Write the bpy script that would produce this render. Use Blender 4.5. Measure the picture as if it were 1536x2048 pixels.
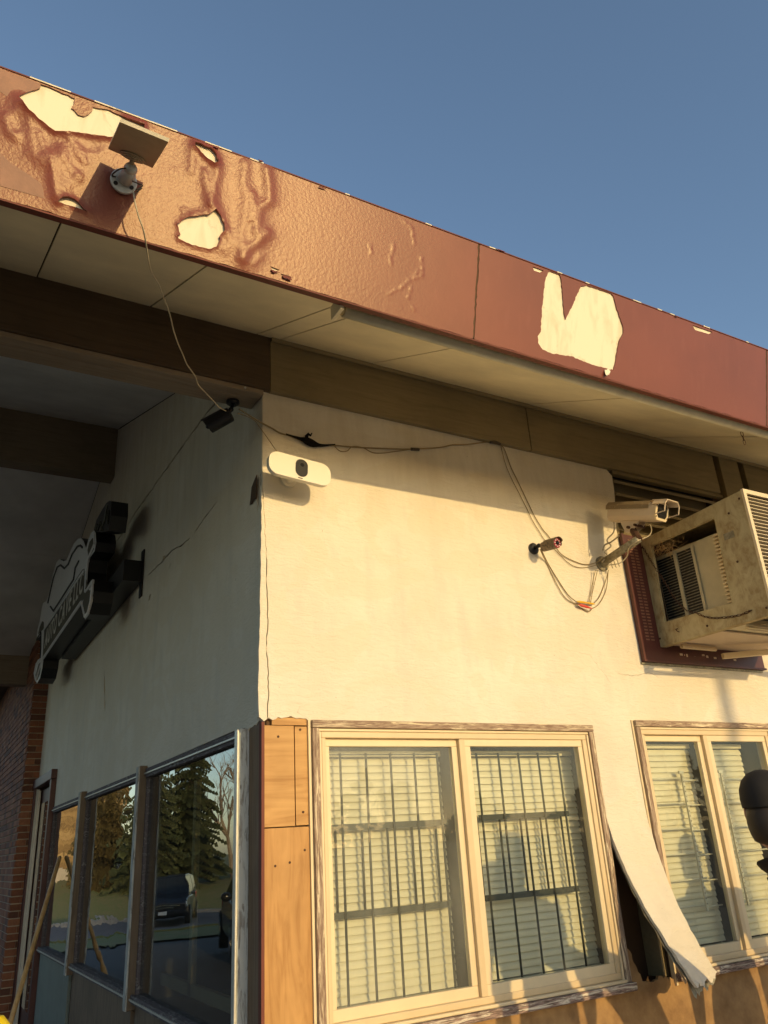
import bpy, bmesh, math, random
from math import sin, cos, pi, radians, sqrt, atan2, exp
from mathutils import Vector, Matrix, Quaternion
from mathutils.geometry import delaunay_2d_cdt
for o in list(bpy.data.objects):
    bpy.data.objects.remove(o, do_unlink=True)
SC = bpy.context.scene
COL = SC.collection
random.seed(7)

# ------------------------------------------------------------------ camera
# building corner = origin, sunlit wall = plane y 0 (x > 0), shaded wall = plane x 0 (y > 0)
CR = Matrix(((0.8706, -0.1412, -0.4714), (-0.4887, -0.3608, -0.7944), (-0.0579, 0.9219, -0.3831)))
CR = CR.to_quaternion().normalized().to_matrix()
CP = Vector((-1.3617, -3.501, 1.7))
FPX = 1590.0
cam = bpy.data.cameras.new('camera')
cam.sensor_fit = 'VERTICAL'
cam.sensor_height = 36.0
cam.lens = 36.0 * FPX / 2048.0
cam.clip_start = 0.05
cam.clip_end = 3000
co = bpy.data.objects.new('camera', cam)
COL.objects.link(co)
co.matrix_world = Matrix.Translation(CP) @ CR.to_4x4()
SC.camera = co

# ------------------------------------------------------------------ sky, sun, exposure
SUN = Vector((0.19, -1.0, 0.208)).normalized()       # towards the sun
w = bpy.data.worlds.new('World')
SC.world = w
w.use_nodes = True
nt = w.node_tree
bg = nt.nodes['Background']
sky = nt.nodes.new('ShaderNodeTexSky')
sky.sky_type = 'NISHITA'
sky.sun_disc = False
sky.sun_elevation = math.asin(SUN.z)
sky.sun_rotation = atan2(SUN.x, SUN.y)
sky.altitude = 300
sky.air_density = 1.0
sky.dust_density = 1.15
sky.ozone_density = 1.5
nt.links.new(sky.outputs[0], bg.inputs[0])
bg.inputs[1].default_value = 0.15
sl = bpy.data.lights.new('sun', 'SUN')
sl.energy = 2.05
sl.angle = radians(0.5)
sl.color = (1.0, 0.72, 0.335)
so = bpy.data.objects.new('sun', sl)
COL.objects.link(so)
so.location = SUN * 60
so.rotation_euler = (-SUN).to_track_quat('-Z', 'Y').to_euler()
vs = SC.view_settings
vs.view_transform = 'Standard'
vs.look = 'None'
vs.exposure = 0.5
vs.gamma = 1.0
SC.render.engine = 'CYCLES'
SC.cycles.max_bounces = 10
SC.cycles.transparent_max_bounces = 24
SC.render.resolution_x = 768
SC.render.resolution_y = 1024

# ------------------------------------------------------------------ measuring helpers (photo pixel -> point on a real plane)
def ray(px, py):
    return CR @ Vector((px - 768.0, 1024.0 - py, -FPX))
def on(px, py, ax, val):
    r = ray(px, py)
    return CP + r * ((val - CP[ax]) / r[ax])
def onpl(px, py, p0, n):
    r = ray(px, py)
    return CP + r * ((Vector(p0) - CP).dot(n) / r.dot(n))
def wl(px, py, y=0.0):
    p = on(px, py, 1, y); return (p.x, p.z)
def ws(px, py, x=0.0):
    p = on(px, py, 0, x); return (p.y, p.z)

# ------------------------------------------------------------------ materials
MATS = {}
def nmat(name):
    m = bpy.data.materials.new(name); m.use_nodes = True
    t = m.node_tree
    b = t.nodes['Principled BSDF']
    MATS[name] = m
    return m, t, b
def N(t, typ, **kw):
    n = t.nodes.new(typ)
    for k, v in kw.items():
        if hasattr(n, k): setattr(n, k, v)
        else: n.inputs[k].default_value = v
    return n
def pos(t, scale=(1, 1, 1), rot=(0, 0, 0)):
    g = t.nodes.new('ShaderNodeNewGeometry')
    mp = t.nodes.new('ShaderNodeMapping')
    mp.inputs['Scale'].default_value = scale
    mp.inputs['Rotation'].default_value = rot
    t.links.new(g.outputs['Position'], mp.inputs['Vector'])
    return mp.outputs[0]
def noise(t, vec, scale, detail=4, rough=0.55, dist=0.0):
    n = t.nodes.new('ShaderNodeTexNoise')
    n.inputs['Scale'].default_value = scale
    n.inputs['Detail'].default_value = detail
    n.inputs['Roughness'].default_value = rough
    n.inputs['Distortion'].default_value = dist
    t.links.new(vec, n.inputs['Vector'])
    return n.outputs[0]
def ramp(t, fac, stops):
    r = t.nodes.new('ShaderNodeValToRGB')
    els = r.color_ramp.elements
    while len(els) < len(stops): els.new(0.5)
    for e, (p, c) in zip(els, stops):
        e.position = p
        e.color = (c, c, c, 1) if isinstance(c, (int, float)) else (*c, 1)
    t.links.new(fac, r.inputs[0])
    return r.outputs[0]
def mix(t, fac, a, b):
    m = t.nodes.new('ShaderNodeMix'); m.data_type = 'RGBA'
    for sock, v in ((m.inputs[0], fac), (m.inputs[6], a), (m.inputs[7], b)):
        if isinstance(v, (int, float)): sock.default_value = v
        elif isinstance(v, tuple): sock.default_value = (*v, 1)
        else: t.links.new(v, sock)
    return m.outputs[2]
def bump(t, b, h, strength, dist=0.01):
    n = t.nodes.new('ShaderNodeBump')
    n.inputs['Strength'].default_value = strength
    n.inputs['Distance'].default_value = dist
    t.links.new(h, n.inputs['Height'])
    t.links.new(n.outputs[0], b.inputs['Normal'])
def simple(name, c, rough=0.6, metal=0.0, var=0.25, vs_=6.0, bmp=0.15, bs=60.0, spec=0.5, c2=None):
    m, t, b = nmat(name)
    p = pos(t)
    n = noise(t, p, vs_, 5, 0.6)
    d = c2 if c2 else tuple(x * (1 - var) for x in c)
    col = mix(t, ramp(t, n, [(0.35, 0.0), (0.68, 1.0)]), c, d)
    t.links.new(col, b.inputs['Base Color'])
    b.inputs['Roughness'].default_value = rough
    b.inputs['Metallic'].default_value = metal
    b.inputs['Specular IOR Level'].default_value = spec
    if bmp: bump(t, b, noise(t, p, bs, 4), bmp, 0.004)
    return m
def plaster(name, base, grime):
    m, t, b = nmat(name)
    p = pos(t)
    ps = pos(t, (1, 1, 0.28))
    pl = pos(t, (1.0, 1.0, 3.2))
    big = ramp(t, noise(t, p, 1.3, 6, 0.62, 0.4), [(0.38, 0.0), (0.72, 1.0)])
    stk = ramp(t, noise(t, ps, 7.0, 5, 0.6), [(0.5, 0.0), (0.8, 1.0)])
    col = mix(t, big, base, tuple(x * g for x, g in zip(base, (0.88, 0.86, 0.82))))
    col = mix(t, stk, col, tuple(x * 0.84 for x in base))
    pat = ramp(t, noise(t, pos(t, (0.8, 0.8, 1.3)), 2.6, 2, 0.4, 1.4), [(0.50, 0.0), (0.53, 1.0)])
    col = mix(t, pat, col, mix(t, 0.5, col, tuple(x * g for x, g in zip(base, (0.93, 0.90, 0.84)))))
    sp_ = t.nodes.new('ShaderNodeSeparateXYZ'); t.links.new(p, sp_.inputs[0])
    hi = t.nodes.new('ShaderNodeMapRange'); hi.inputs[1].default_value = 3.1; hi.inputs[2].default_value = 4.1
    t.links.new(sp_.outputs[2], hi.inputs[0])
    drp = ramp(t, noise(t, pos(t, (1, 1, 0.16)), 9.0, 6, 0.68, 0.5), [(0.46, 0.0), (0.74, 1.0)])
    dm = t.nodes.new('ShaderNodeMath'); dm.operation = 'MULTIPLY'; t.links.new(drp, dm.inputs[0]); t.links.new(hi.outputs[0], dm.inputs[1]); hi.inputs[4].default_value = 0.55
    col = mix(t, dm.outputs[0], col, tuple(x * g for x, g in zip(base, (0.72, 0.67, 0.58))))
    spk = ramp(t, noise(t, p, 38.0, 3, 0.6), [(0.71, 0.0), (0.76, 1.0)])
    col = mix(t, spk, col, grime)
    t.links.new(col, b.inputs['Base Color'])
    b.inputs['Roughness'].default_value = 0.75
    b.inputs['Specular IOR Level'].default_value = 0.25
    h1 = noise(t, pl, 14.0, 7, 0.62, 0.6)
    h2 = noise(t, p, 90.0, 3, 0.6)
    mm = t.nodes.new('ShaderNodeMath'); mm.operation = 'MULTIPLY_ADD'
    t.links.new(h2, mm.inputs[0]); mm.inputs[1].default_value = 0.22
    t.links.new(h1, mm.inputs[2])
    bump(t, b, mm.outputs[0], 0.6, 0.012)
    return m
def wood(name, c1, c2, scale=(14, 14, 0.9), rough=0.65, ns=3.0, bmp=0.25):
    m, t, b = nmat(name)
    p = pos(t, scale)
    n1 = noise(t, p, ns, 6, 0.6, 1.2)
    n2 = noise(t, pos(t), 2.2, 4, 0.6)
    col = mix(t, ramp(t, n1, [(0.32, 0.0), (0.5, 0.35), (0.7, 1.0)]), c1, c2)
    col = mix(t, ramp(t, n2, [(0.45, 0.0), (0.8, 0.7)]), col, tuple(x * 0.7 for x in c2))
    t.links.new(col, b.inputs['Base Color'])
    b.inputs['Roughness'].default_value = rough
    b.inputs['Specular IOR Level'].default_value = 0.3
    bump(t, b, n1, bmp, 0.004)
    return m
def weathered(name, paint, bare, under, scale, lo=0.42, hi=0.56):
    m, t, b = nmat(name)
    p = pos(t, scale)
    n1 = noise(t, p, 5.0, 8, 0.7, 0.8)
    n2 = noise(t, p, 17.0, 5, 0.65, 0.3)
    a = mix(t, ramp(t, n2, [(0.42, 0.0), (0.58, 1.0)]), bare, under)
    col = mix(t, ramp(t, n1, [(lo, 0.0), (hi, 1.0)]), a, paint)
    t.links.new(col, b.inputs['Base Color'])
    b.inputs['Roughness'].default_value = 0.8
    b.inputs['Specular IOR Level'].default_value = 0.25
    bump(t, b, n1, 0.6, 0.004)
    return m
def glass(name, tint=(0.93, 0.95, 0.92), haze=0.05, wave=0.0, boost=1.0, hcol=(0.8, 0.78, 0.66), wscale=1.7):
    m = bpy.data.materials.new(name); m.use_nodes = True
    t = m.node_tree; t.nodes.clear()
    out = t.nodes.new('ShaderNodeOutputMaterial')
    tr = t.nodes.new('ShaderNodeBsdfTransparent'); tr.inputs[0].default_value = (*tint, 1)
    gl = t.nodes.new('ShaderNodeBsdfGlossy'); gl.inputs['Roughness'].default_value = 0.0
    fr = t.nodes.new('ShaderNodeFresnel'); fr.inputs[0].default_value = 1.52
    mm = t.nodes.new('ShaderNodeMath'); mm.operation = 'MULTIPLY'; mm.use_clamp = True
    mm.inputs[1].default_value = boost
    gb_ = t.nodes.new('ShaderNodeNewGeometry'); ir = t.nodes.new('ShaderNodeMapRange')
    ir.inputs[3].default_value = 1.52; ir.inputs[4].default_value = 1 / 1.52      # same index met from either side of the thin pane
    t.links.new(gb_.outputs['Backfacing'], ir.inputs[0]); t.links.new(ir.outputs[0], fr.inputs[0])
    t.links.new(fr.outputs[0], mm.inputs[0])
    m1 = t.nodes.new('ShaderNodeMixShader')
    t.links.new(mm.outputs[0], m1.inputs[0]); t.links.new(tr.outputs[0], m1.inputs[1]); t.links.new(gl.outputs[0], m1.inputs[2])
    df = t.nodes.new('ShaderNodeBsdfDiffuse'); df.inputs[0].default_value = (*hcol, 1)
    p = pos(t, (1, 1, 0.35), (0, 0.5, 0))
    hz = ramp(t, noise(t, p, 4.5, 6, 0.65, 0.5), [(0.3, haze * 0.4), (0.7, haze * 1.5)])
    m2 = t.nodes.new('ShaderNodeMixShader')
    t.links.new(hz, m2.inputs[0]); t.links.new(m1.outputs[0], m2.inputs[1]); t.links.new(df.outputs[0], m2.inputs[2])
    if wave:
        bn = t.nodes.new('ShaderNodeBump'); bn.inputs['Strength'].default_value = wave; bn.inputs['Distance'].default_value = 0.02
        t.links.new(noise(t, pos(t, (1, 0.6, 1.6)), wscale, 2, 0.5, 0.3), bn.inputs['Height'])
        t.links.new(bn.outputs[0], gl.inputs['Normal'])
    t.links.new(m2.outputs[0], out.inputs[0])
    MATS[name] = m
    return m

CREAM = (0.76, 0.67, 0.47)
plaster("plaster", (0.76, 0.69, 0.555), (0.42, 0.36, 0.25))
m, t, b = nmat('board_cream')
p = pos(t); s1 = noise(t, pos(t, (9, 9, 0.9)), 1.6, 5, 0.6, 0.6); s2 = noise(t, p, 5.5, 6, 0.65, 1.0)
col = mix(t, ramp(t, s1, [(0.48, 0.0), (0.72, 1.0)]), (0.80, 0.72, 0.52), (0.66, 0.57, 0.38))
col = mix(t, ramp(t, s2, [(0.60, 0.0), (0.70, 0.8)]), col, (0.55, 0.42, 0.25))
t.links.new(col, b.inputs['Base Color']); b.inputs['Roughness'].default_value = 0.7
bump(t, b, s2, 0.25, 0.004)
simple('soffit_paint', (0.86, 0.77, 0.54), 0.6, var=0.22, vs_=2.2, bmp=0.12, bs=14)
simple('backing_dark', (0.05, 0.035, 0.02), 0.9)
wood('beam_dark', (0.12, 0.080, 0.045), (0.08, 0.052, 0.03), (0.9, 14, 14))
wood('beam_mid', (0.30, 0.23, 0.15), (0.22, 0.165, 0.105), (0.9, 14, 14))
wood('beam_under', (0.36, 0.28, 0.19), (0.25, 0.19, 0.125), (0.9, 14, 14))
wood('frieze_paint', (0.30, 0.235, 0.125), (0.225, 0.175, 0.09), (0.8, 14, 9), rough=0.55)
simple('ceiling_paint', (0.80, 0.78, 0.74), 0.7, var=0.25, vs_=1.5)
wood('plywood', (0.56, 0.31, 0.105), (0.36, 0.17, 0.045), (9, 9, 1.0), rough=0.55, ns=2.2, bmp=0.12)
wood('plywood_cross', (0.56, 0.32, 0.11), (0.38, 0.185, 0.05), (1.0, 9, 9), rough=0.55, ns=2.2, bmp=0.12)
simple('sheathing', (0.42, 0.25, 0.10), 0.85, c2=(0.24, 0.13, 0.05), vs_=7, bmp=0.5, bs=40)
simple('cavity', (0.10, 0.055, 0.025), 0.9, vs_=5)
weathered('trim_weathered', (0.72, 0.60, 0.40), (0.22, 0.14, 0.095), (0.39, 0.29, 0.20), (1.0, 13, 13), 0.52, 0.61)
weathered('trim_weathered_v', (0.72, 0.60, 0.40), (0.22, 0.14, 0.095), (0.39, 0.29, 0.20), (13, 13, 1.0), 0.52, 0.61)
weathered('sill_weathered', (0.70, 0.62, 0.48), (0.12, 0.08, 0.06), (0.35, 0.24, 0.19), (1.0, 12, 13), 0.52, 0.60)
simple('vinyl', (0.68, 0.52, 0.30), 0.45, var=0.08, bmp=0.05)
simple('vinyl_pale', (0.74, 0.60, 0.37), 0.45, var=0.08, bmp=0.05)
glass('glass_front', haze=0.07, boost=0.55)
glass('glass_clear', haze=0.02, boost=0.55)
glass('glass_side', (0.70, 0.74, 0.72), haze=0.010, wave=0.05, boost=1.6)
glass('glass_wavy', (0.55, 0.57, 0.55), haze=0.012, wave=0.12, boost=1.9, wscale=3.2)
simple('slat', (0.76, 0.68, 0.49), 0.5, var=0.06, bmp=0.03)
simple('bar_green', (0.022, 0.027, 0.020), 0.5)
simple('rod_white', (0.75, 0.70, 0.56), 0.4, bmp=0.03)
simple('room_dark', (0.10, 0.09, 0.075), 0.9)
simple('metal_pale', (0.62, 0.60, 0.52), 0.4, 0.2, var=0.15)
weathered('fin_paint', (0.50, 0.51, 0.47), (0.22, 0.20, 0.17), (0.34, 0.33, 0.29), (10, 10, 1.4), 0.42, 0.5)
wood('board_stain', (0.23, 0.165, 0.105), (0.13, 0.09, 0.055), (12, 12, 0.8))
weathered('head_dark', (0.12, 0.10, 0.10), (0.05, 0.035, 0.03), (0.32, 0.30, 0.28), (8, 1.3, 8), 0.40, 0.52)
simple('door_red', (0.085, 0.020, 0.016), 0.45, var=0.3)
simple('panel_green', (0.20, 0.23, 0.19), 0.6, vs_=3)
simple('black_plastic', (0.012, 0.012, 0.013), 0.42, bmp=0.05)
simple('white_plastic', (0.80, 0.74, 0.60), 0.35, var=0.03, bmp=0.0)
simple('lens_glass', (0.02, 0.02, 0.022), 0.08, bmp=0.0)
simple('camo', (0.22, 0.15, 0.08), 0.5, c2=(0.05, 0.035, 0.02), vs_=70, bmp=0.1)
simple('red_lens', (0.35, 0.03, 0.04), 0.15, bmp=0.0)
weathered('housing_paint', (0.66, 0.53, 0.38), (0.34, 0.24, 0.14), (0.50, 0.38, 0.24), (5, 5, 5), 0.28, 0.36)
weathered('housing_top', (0.27, 0.20, 0.115), (0.16, 0.11, 0.06), (0.48, 0.40, 0.26), (7, 7, 7), 0.36, 0.44)
weathered('cage_paint', (0.52, 0.43, 0.24), (0.33, 0.235, 0.11), (0.43, 0.335, 0.175), (2.2, 2.2, 1.4), 0.40, 0.62)
simple('unit_paint', (0.62, 0.53, 0.33), 0.5, var=0.2, vs_=5)
simple('rust', (0.11, 0.050, 0.022), 0.85, c2=(0.05, 0.02, 0.01), vs_=60)
simple('galvanised', (0.34, 0.31, 0.22), 0.55, 0.35, c2=(0.15, 0.12, 0.07), vs_=40)
simple('wire_pale', (0.55, 0.47, 0.32), 0.5, bmp=0.0)
simple('wire_tan', (0.33, 0.24, 0.11), 0.6, bmp=0.0)
simple('wire_dark', (0.08, 0.055, 0.03), 0.6, bmp=0.0)
simple('tape', (0.010, 0.008, 0.006), 0.95, spec=0.1)
simple('pipe_cream', (0.80, 0.72, 0.50), 0.5, var=0.2, vs_=9)
simple('conn_yellow', (0.85, 0.50, 0.03), 0.4, bmp=0.0)
simple('conn_red', (0.75, 0.08, 0.05), 0.4, bmp=0.0)
simple('panel_back', (0.40, 0.34, 0.22), 0.5, var=0.15, vs_=14)
simple('panel_edge', (0.72, 0.65, 0.48), 0.4)
simple('solar_cell', (0.012, 0.016, 0.035), 0.15, bmp=0.0)
simple('sign_white', (0.80, 0.79, 0.78), 0.4, var=0.08)
simple('sign_line', (0.03, 0.03, 0.03), 0.5, bmp=0)
simple('sign_olive', (0.075, 0.070, 0.045), 0.5)
simple('sign_letter', (0.88, 0.85, 0.75), 0.4, bmp=0)
simple('handle_wood', (0.62, 0.40, 0.16), 0.5, c2=(0.46, 0.27, 0.10), vs_=14)
simple('bright_yellow', (0.85, 0.62, 0.01), 0.4, bmp=0.02)
simple('mortar', (0.55, 0.46, 0.34), 0.9)
for i, c in enumerate([(0.30, 0.115, 0.055), (0.23, 0.085, 0.042), (0.36, 0.15, 0.075), (0.14, 0.058, 0.034)]):
    simple('brick_%d' % i, c, 0.85, vs_=30, bmp=0.4)
simple('asphalt', (0.060, 0.060, 0.060), 0.85, c2=(0.040, 0.040, 0.041), vs_=3, bmp=0.4, bs=90)
simple('concrete', (0.56, 0.48, 0.36), 0.85, c2=(0.45, 0.385, 0.29), vs_=3, bmp=0.3, bs=60)
simple('road', (0.19, 0.15, 0.125), 0.8, c2=(0.13, 0.105, 0.09), vs_=2, bmp=0.3, bs=60)
simple('kerb', (0.45, 0.40, 0.32), 0.8)
simple('grass', (0.14, 0.17, 0.04), 0.9, c2=(0.22, 0.18, 0.07), vs_=1.5, bmp=0.6, bs=25)
simple('roofing', (0.10, 0.09, 0.08), 0.9)

# red fascia paint: glossy, orange peel, slightly sun-faded
m, t, b = nmat('red_paint')
p = pos(t)
n1 = noise(t, p, 2.0, 5, 0.6)
col = mix(t, ramp(t, n1, [(0.35, 0.0), (0.7, 1.0)]), (0.20, 0.050, 0.033), (0.165, 0.040, 0.028))
col = mix(t, ramp(t, noise(t, pos(t, (22, 22, 1.5)), 1.0, 3, 0.5), [(0.55, 0.0), (0.8, 0.35)]), col, (0.23, 0.07, 0.048))
t.links.new(col, b.inputs['Base Color'])
b.inputs['Roughness'].default_value = 0.33
b.inputs['Specular Tint'].default_value = (1.0, 0.90, 0.66, 1)
b.inputs['Specular IOR Level'].default_value = 0.42
peel = noise(t, p, 75.0, 4, 0.6)
# the coat gets coarser towards the left end of the roof
sep = t.nodes.new('ShaderNodeSeparateXYZ'); g_ = t.nodes.new('ShaderNodeNewGeometry')
t.links.new(g_.outputs['Position'], sep.inputs[0])
mr = t.nodes.new('ShaderNodeMapRange'); mr.inputs[1].default_value = -0.7; mr.inputs[2].default_value = 0.5
mr.inputs[3].default_value = 0.42; mr.inputs[4].default_value = 0.07
t.links.new(sep.outputs[0], mr.inputs[0])
bn = t.nodes.new('ShaderNodeBump'); bn.inputs['Distance'].default_value = 0.004
t.links.new(mr.outputs[0], bn.inputs['Strength']); t.links.new(peel, bn.inputs['Height'])
t.links.new(bn.outputs[0], b.inputs['Normal'])
simple('red_under', (0.16, 0.035, 0.018), 0.7)
simple('red_plate', (0.10, 0.024, 0.018), 0.45, var=0.3)
simple('brown_wash', (0.30, 0.145, 0.085), 0.6, vs_=12)
# ------------------------------------------------------------------ mesh helpers
class MB:
    def __init__(s): s.v = []; s.f = []; s.mi = []; s.cur = 0
    def add(s, vs, fs):
        o = len(s.v); s.v += [Vector(q) for q in vs]
        s.f += [tuple(i + o for i in f) for f in fs]; s.mi += [s.cur] * len(fs); return s
    def box(s, x0, x1, y0, y1, z0, z1):
        return s.add([(x0, y0, z0), (x1, y0, z0), (x1, y1, z0), (x0, y1, z0), (x0, y0, z1), (x1, y0, z1), (x1, y1, z1), (x0, y1, z1)],
                     [(0, 3, 2, 1), (4, 5, 6, 7), (0, 1, 5, 4), (1, 2, 6, 5), (2, 3, 7, 6), (3, 0, 4, 7)])
    def obox(s, c, ax, ay, az):
        c, ax, ay, az = Vector(c), Vector(ax), Vector(ay), Vector(az)
        vs = [c + ax * i + ay * j + az * k for k in (-1, 1) for (i, j) in ((-1, -1), (1, -1), (1, 1), (-1, 1))]
        fs = [(0, 3, 2, 1), (4, 5, 6, 7), (0, 1, 5, 4), (1, 2, 6, 5), (2, 3, 7, 6), (3, 0, 4, 7)]
        if ax.cross(ay).dot(az) < 0: fs = [f[::-1] for f in fs]
        return s.add(vs, fs)
    def bar(s, a, b, wdt, hgt, up=(0, 0, 1)):
        a, b = Vector(a), Vector(b); d = (b - a); L = d.length; d.normalize()
        u = Vector(up); sx = d.cross(u).normalized(); u = sx.cross(d).normalized()
        return s.obox((a + b) / 2, d * L / 2, sx * wdt / 2, u * hgt / 2)
    def tube(s, pts, r, n=8, cap=True):
        pts = [Vector(p) for p in pts]; m = len(pts)
        rs = r if isinstance(r, (list, tuple)) else [r] * m
        up = Vector((0.13, 0.31, 0.94)); vs = []; prev = None
        for i, p in enumerate(pts):
            d = (pts[min(i + 1, m - 1)] - pts[max(i - 1, 0)])
            if d.length < 1e-9: d = Vector((0, 0, 1))
            d.normalize()
            a = d.cross(up) if prev is None else (prev - d * prev.dot(d))
            if a.length < 1e-5: a = d.cross(Vector((1, 0, 0)))
            a.normalize(); prev = a; b_ = d.cross(a)
            vs += [p + (a * cos(2 * pi * k / n) + b_ * sin(2 * pi * k / n)) * rs[i] for k in range(n)]
        fs = [(i * n + k, i * n + (k + 1) % n, (i + 1) * n + (k + 1) % n, (i + 1) * n + k) for i in range(m - 1) for k in range(n)]
        if cap: fs += [tuple(range(n))[::-1], tuple((m - 1) * n + k for k in range(n))]
        return s.add(vs, fs)
    def cyl(s, a, b, r0, r1=None, n=20):
        return s.tube([a, b], [r0, r0 if r1 is None else r1], n)
    def ell(s, c, rx, ry, rz, n=16, m=10):
        c = Vector(c); vs = [c + Vector((0, 0, -rz))]
        for j in range(1, m):
            t_ = -pi / 2 + pi * j / m
            vs += [c + Vector((rx * cos(t_) * cos(2 * pi * k / n), ry * cos(t_) * sin(2 * pi * k / n), rz * sin(t_))) for k in range(n)]
        vs.append(c + Vector((0, 0, rz))); L = len(vs) - 1
        fs = [(0, 1 + (k + 1) % n, 1 + k) for k in range(n)]
        for j in range(m - 2):
            fs += [(1 + j * n + k, 1 + j * n + (k + 1) % n, 1 + (j + 1) * n + (k + 1) % n, 1 + (j + 1) * n + k) for k in range(n)]
        fs += [(L, 1 + (m - 2) * n + k, 1 + (m - 2) * n + (k + 1) % n) for k in range(n)]
        return s.add(vs, fs)
    def prism(s, poly, fn, d0, d1):
        n = len(poly)
        a = [fn(u, v, d0) for u, v in poly]; b_ = [fn(u, v, d1) for u, v in poly]
        tri = tess(poly)
        fs = [tuple(q) for q in tri] + [tuple(i + n for i in q[::-1]) for q in tri]
        fs += [(i, i + n, (i + 1) % n + n, (i + 1) % n) for i in range(n)]
        return s.add(a + b_, fs)
    def xf(s, M):
        s.v = [M @ q for q in s.v]; return s

def area2(p): return sum(p[i][0] * p[(i + 1) % len(p)][1] - p[(i + 1) % len(p)][0] * p[i][1] for i in range(len(p)))
def inside(p, poly):
    x, y = p; c = False; j = len(poly) - 1
    for i in range(len(poly)):
        xi, yi = poly[i]; xj, yj = poly[j]
        if (yi > y) != (yj > y) and x < (xj - xi) * (y - yi) / (yj - yi) + xi: c = not c
        j = i
    return c
def tess(poly):
    r = delaunay_2d_cdt([Vector(q) for q in poly], [(i, (i + 1) % len(poly)) for i in range(len(poly))], [], 0, 1e-7)
    if len(r[0]) != len(poly): 
        from mathutils.geometry import tessellate_polygon
        return [tuple(q) for q in tessellate_polygon([[Vector((u, v, 0)) for u, v in poly]])]
    out = []
    for f in r[2]:
        c = sum((r[0][i] for i in f), Vector((0, 0))) / len(f)
        if inside(c, poly): out.append(tuple(r[3][i][0] for i in f))
    return out
def sheet(outer, holes, fn, thick, pts=()):
    """flat sheet with holes and thickness; fn(u, v, d) -> 3D, d = depth behind the face"""
    V, E = [], []
    for pl in [outer] + list(holes):
        o = len(V); V += [Vector(q) for q in pl]; E += [(o + i, o + (i + 1) % len(pl)) for i in range(len(pl))]
    V += [Vector(q) for q in pts]
    rv, re, rf = delaunay_2d_cdt(V, E, [], 0, 1e-6)[:3]
    keep = []
    for f in rf:
        c = sum((rv[i] for i in f), Vector((0, 0))) / len(f)
        if inside(c, outer) and not any(inside(c, h) for h in holes): keep.append(tuple(f))
    mb = MB(); n = len(rv)
    vs = [fn(q.x, q.y, 0) for q in rv] + [fn(q.x, q.y, thick) for q in rv]
    cnt = {}
    for f in keep:
        for i in range(3):
            e = (f[i], f[(i + 1) % 3]); cnt[e] = cnt.get(e, 0) + 1
    fs = list(keep)
    for (a, b_) in cnt:
        if (b_, a) not in cnt: fs.append((b_, a, a + n, b_ + n))
    used = sorted({i for f in fs for i in f}); mp = {k: i for i, k in enumerate(used)}
    mb.add([vs[i] for i in used], [tuple(mp[i] for i in f) for f in fs])
    return mb
def jag(pts, amp, step, seed=1, closed=False):
    rn = random.Random(seed); out = []
    n = len(pts)
    for i in range(n if closed else n - 1):
        a, b_ = Vector(pts[i]), Vector(pts[(i + 1) % n]); L = (b_ - a).length
        k = max(1, int(L / step)); nr = Vector((-(b_ - a).y, (b_ - a).x)); 
        if nr.length: nr.normalize()
        for j in range(k):
            q = a + (b_ - a) * (j / k)
            if j: q += nr * rn.uniform(-amp, amp)
            out.append((q.x, q.y))
    if not closed: out.append(tuple(pts[-1]))
    return out
def slit(pts, wd, seed=1, amp=0.004, step=0.03):
    c = jag(pts, amp, step, seed); rn = random.Random(seed + 5)
    L, R_ = [], []
    for i, q in enumerate(c):
        a, b_ = Vector(c[max(i - 1, 0)]), Vector(c[min(i + 1, len(c) - 1)])
        nr = Vector((-(b_ - a).y, (b_ - a).x)).normalized()
        h = wd * 0.5 * (rn.uniform(0.35, 1.3) if 0 < i < len(c) - 1 else 0.15)
        L.append(tuple(Vector(q) + nr * h)); R_.append(tuple(Vector(q) - nr * h))
    pl = L + R_[::-1]
    return pl
def spline(pts, n=6):
    P = [Vector(q) for q in pts]; out = []
    for i in range(len(P) - 1):
        p0, p1, p2, p3 = P[max(i - 1, 0)], P[i], P[i + 1], P[min(i + 2, len(P) - 1)]
        for j in range(n):
            t_ = j / n
            out.append(0.5 * ((2 * p1) + (p2 - p0) * t_ + (2 * p0 - 5 * p1 + 4 * p2 - p3) * t_ * t_ + (3 * p1 - p0 - 3 * p2 + p3) * t_ ** 3))
    out.append(P[-1]); return out

def wloc(o):
    l = Vector((0, 0, 0))
    while o is not None: l = l + Vector(o.location); o = o.parent
    return l
def tag(o, label=None, cat=None, group=None, kind=None):
    if label: o['label'] = label
    if cat: o['category'] = cat
    if group: o['group'] = group
    if kind: o['kind'] = kind
    return o
def thing(name, loc, label, cat, group=None):
    o = bpy.data.objects.new(name, None); COL.objects.link(o); o.location = loc; o.empty_display_size = 0.1
    return tag(o, label, cat, group)
def obj(name, mb, mats, parent=None, smooth=False, bevel=0.0, origin=None):
    if isinstance(mats, str): mats = [mats]
    if parent is not None: org = wloc(parent)
    elif origin is not None: org = Vector(origin)
    else:
        xs = [q.x for q in mb.v]; ys = [q.y for q in mb.v]; zs = [q.z for q in mb.v]
        org = Vector(((min(xs) + max(xs)) / 2, (min(ys) + max(ys)) / 2, min(zs)))
    me = bpy.data.meshes.new(name)
    me.from_pydata([tuple(q - org) for q in mb.v], [], mb.f)
    for k in mats: me.materials.append(MATS[k])
    if len(mats) > 1: me.polygons.foreach_set('material_index', mb.mi)
    if smooth: me.polygons.foreach_set('use_smooth', [True] * len(me.polygons))
    me.update()
    o = bpy.data.objects.new(name, me); COL.objects.link(o)
    if parent is not None: o.parent = parent
    else: o.location = org
    if bevel:
        bv = o.modifiers.new('bevel', 'BEVEL'); bv.width = bevel; bv.segments = 2; bv.limit_method = 'ANGLE'
    return o
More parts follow.
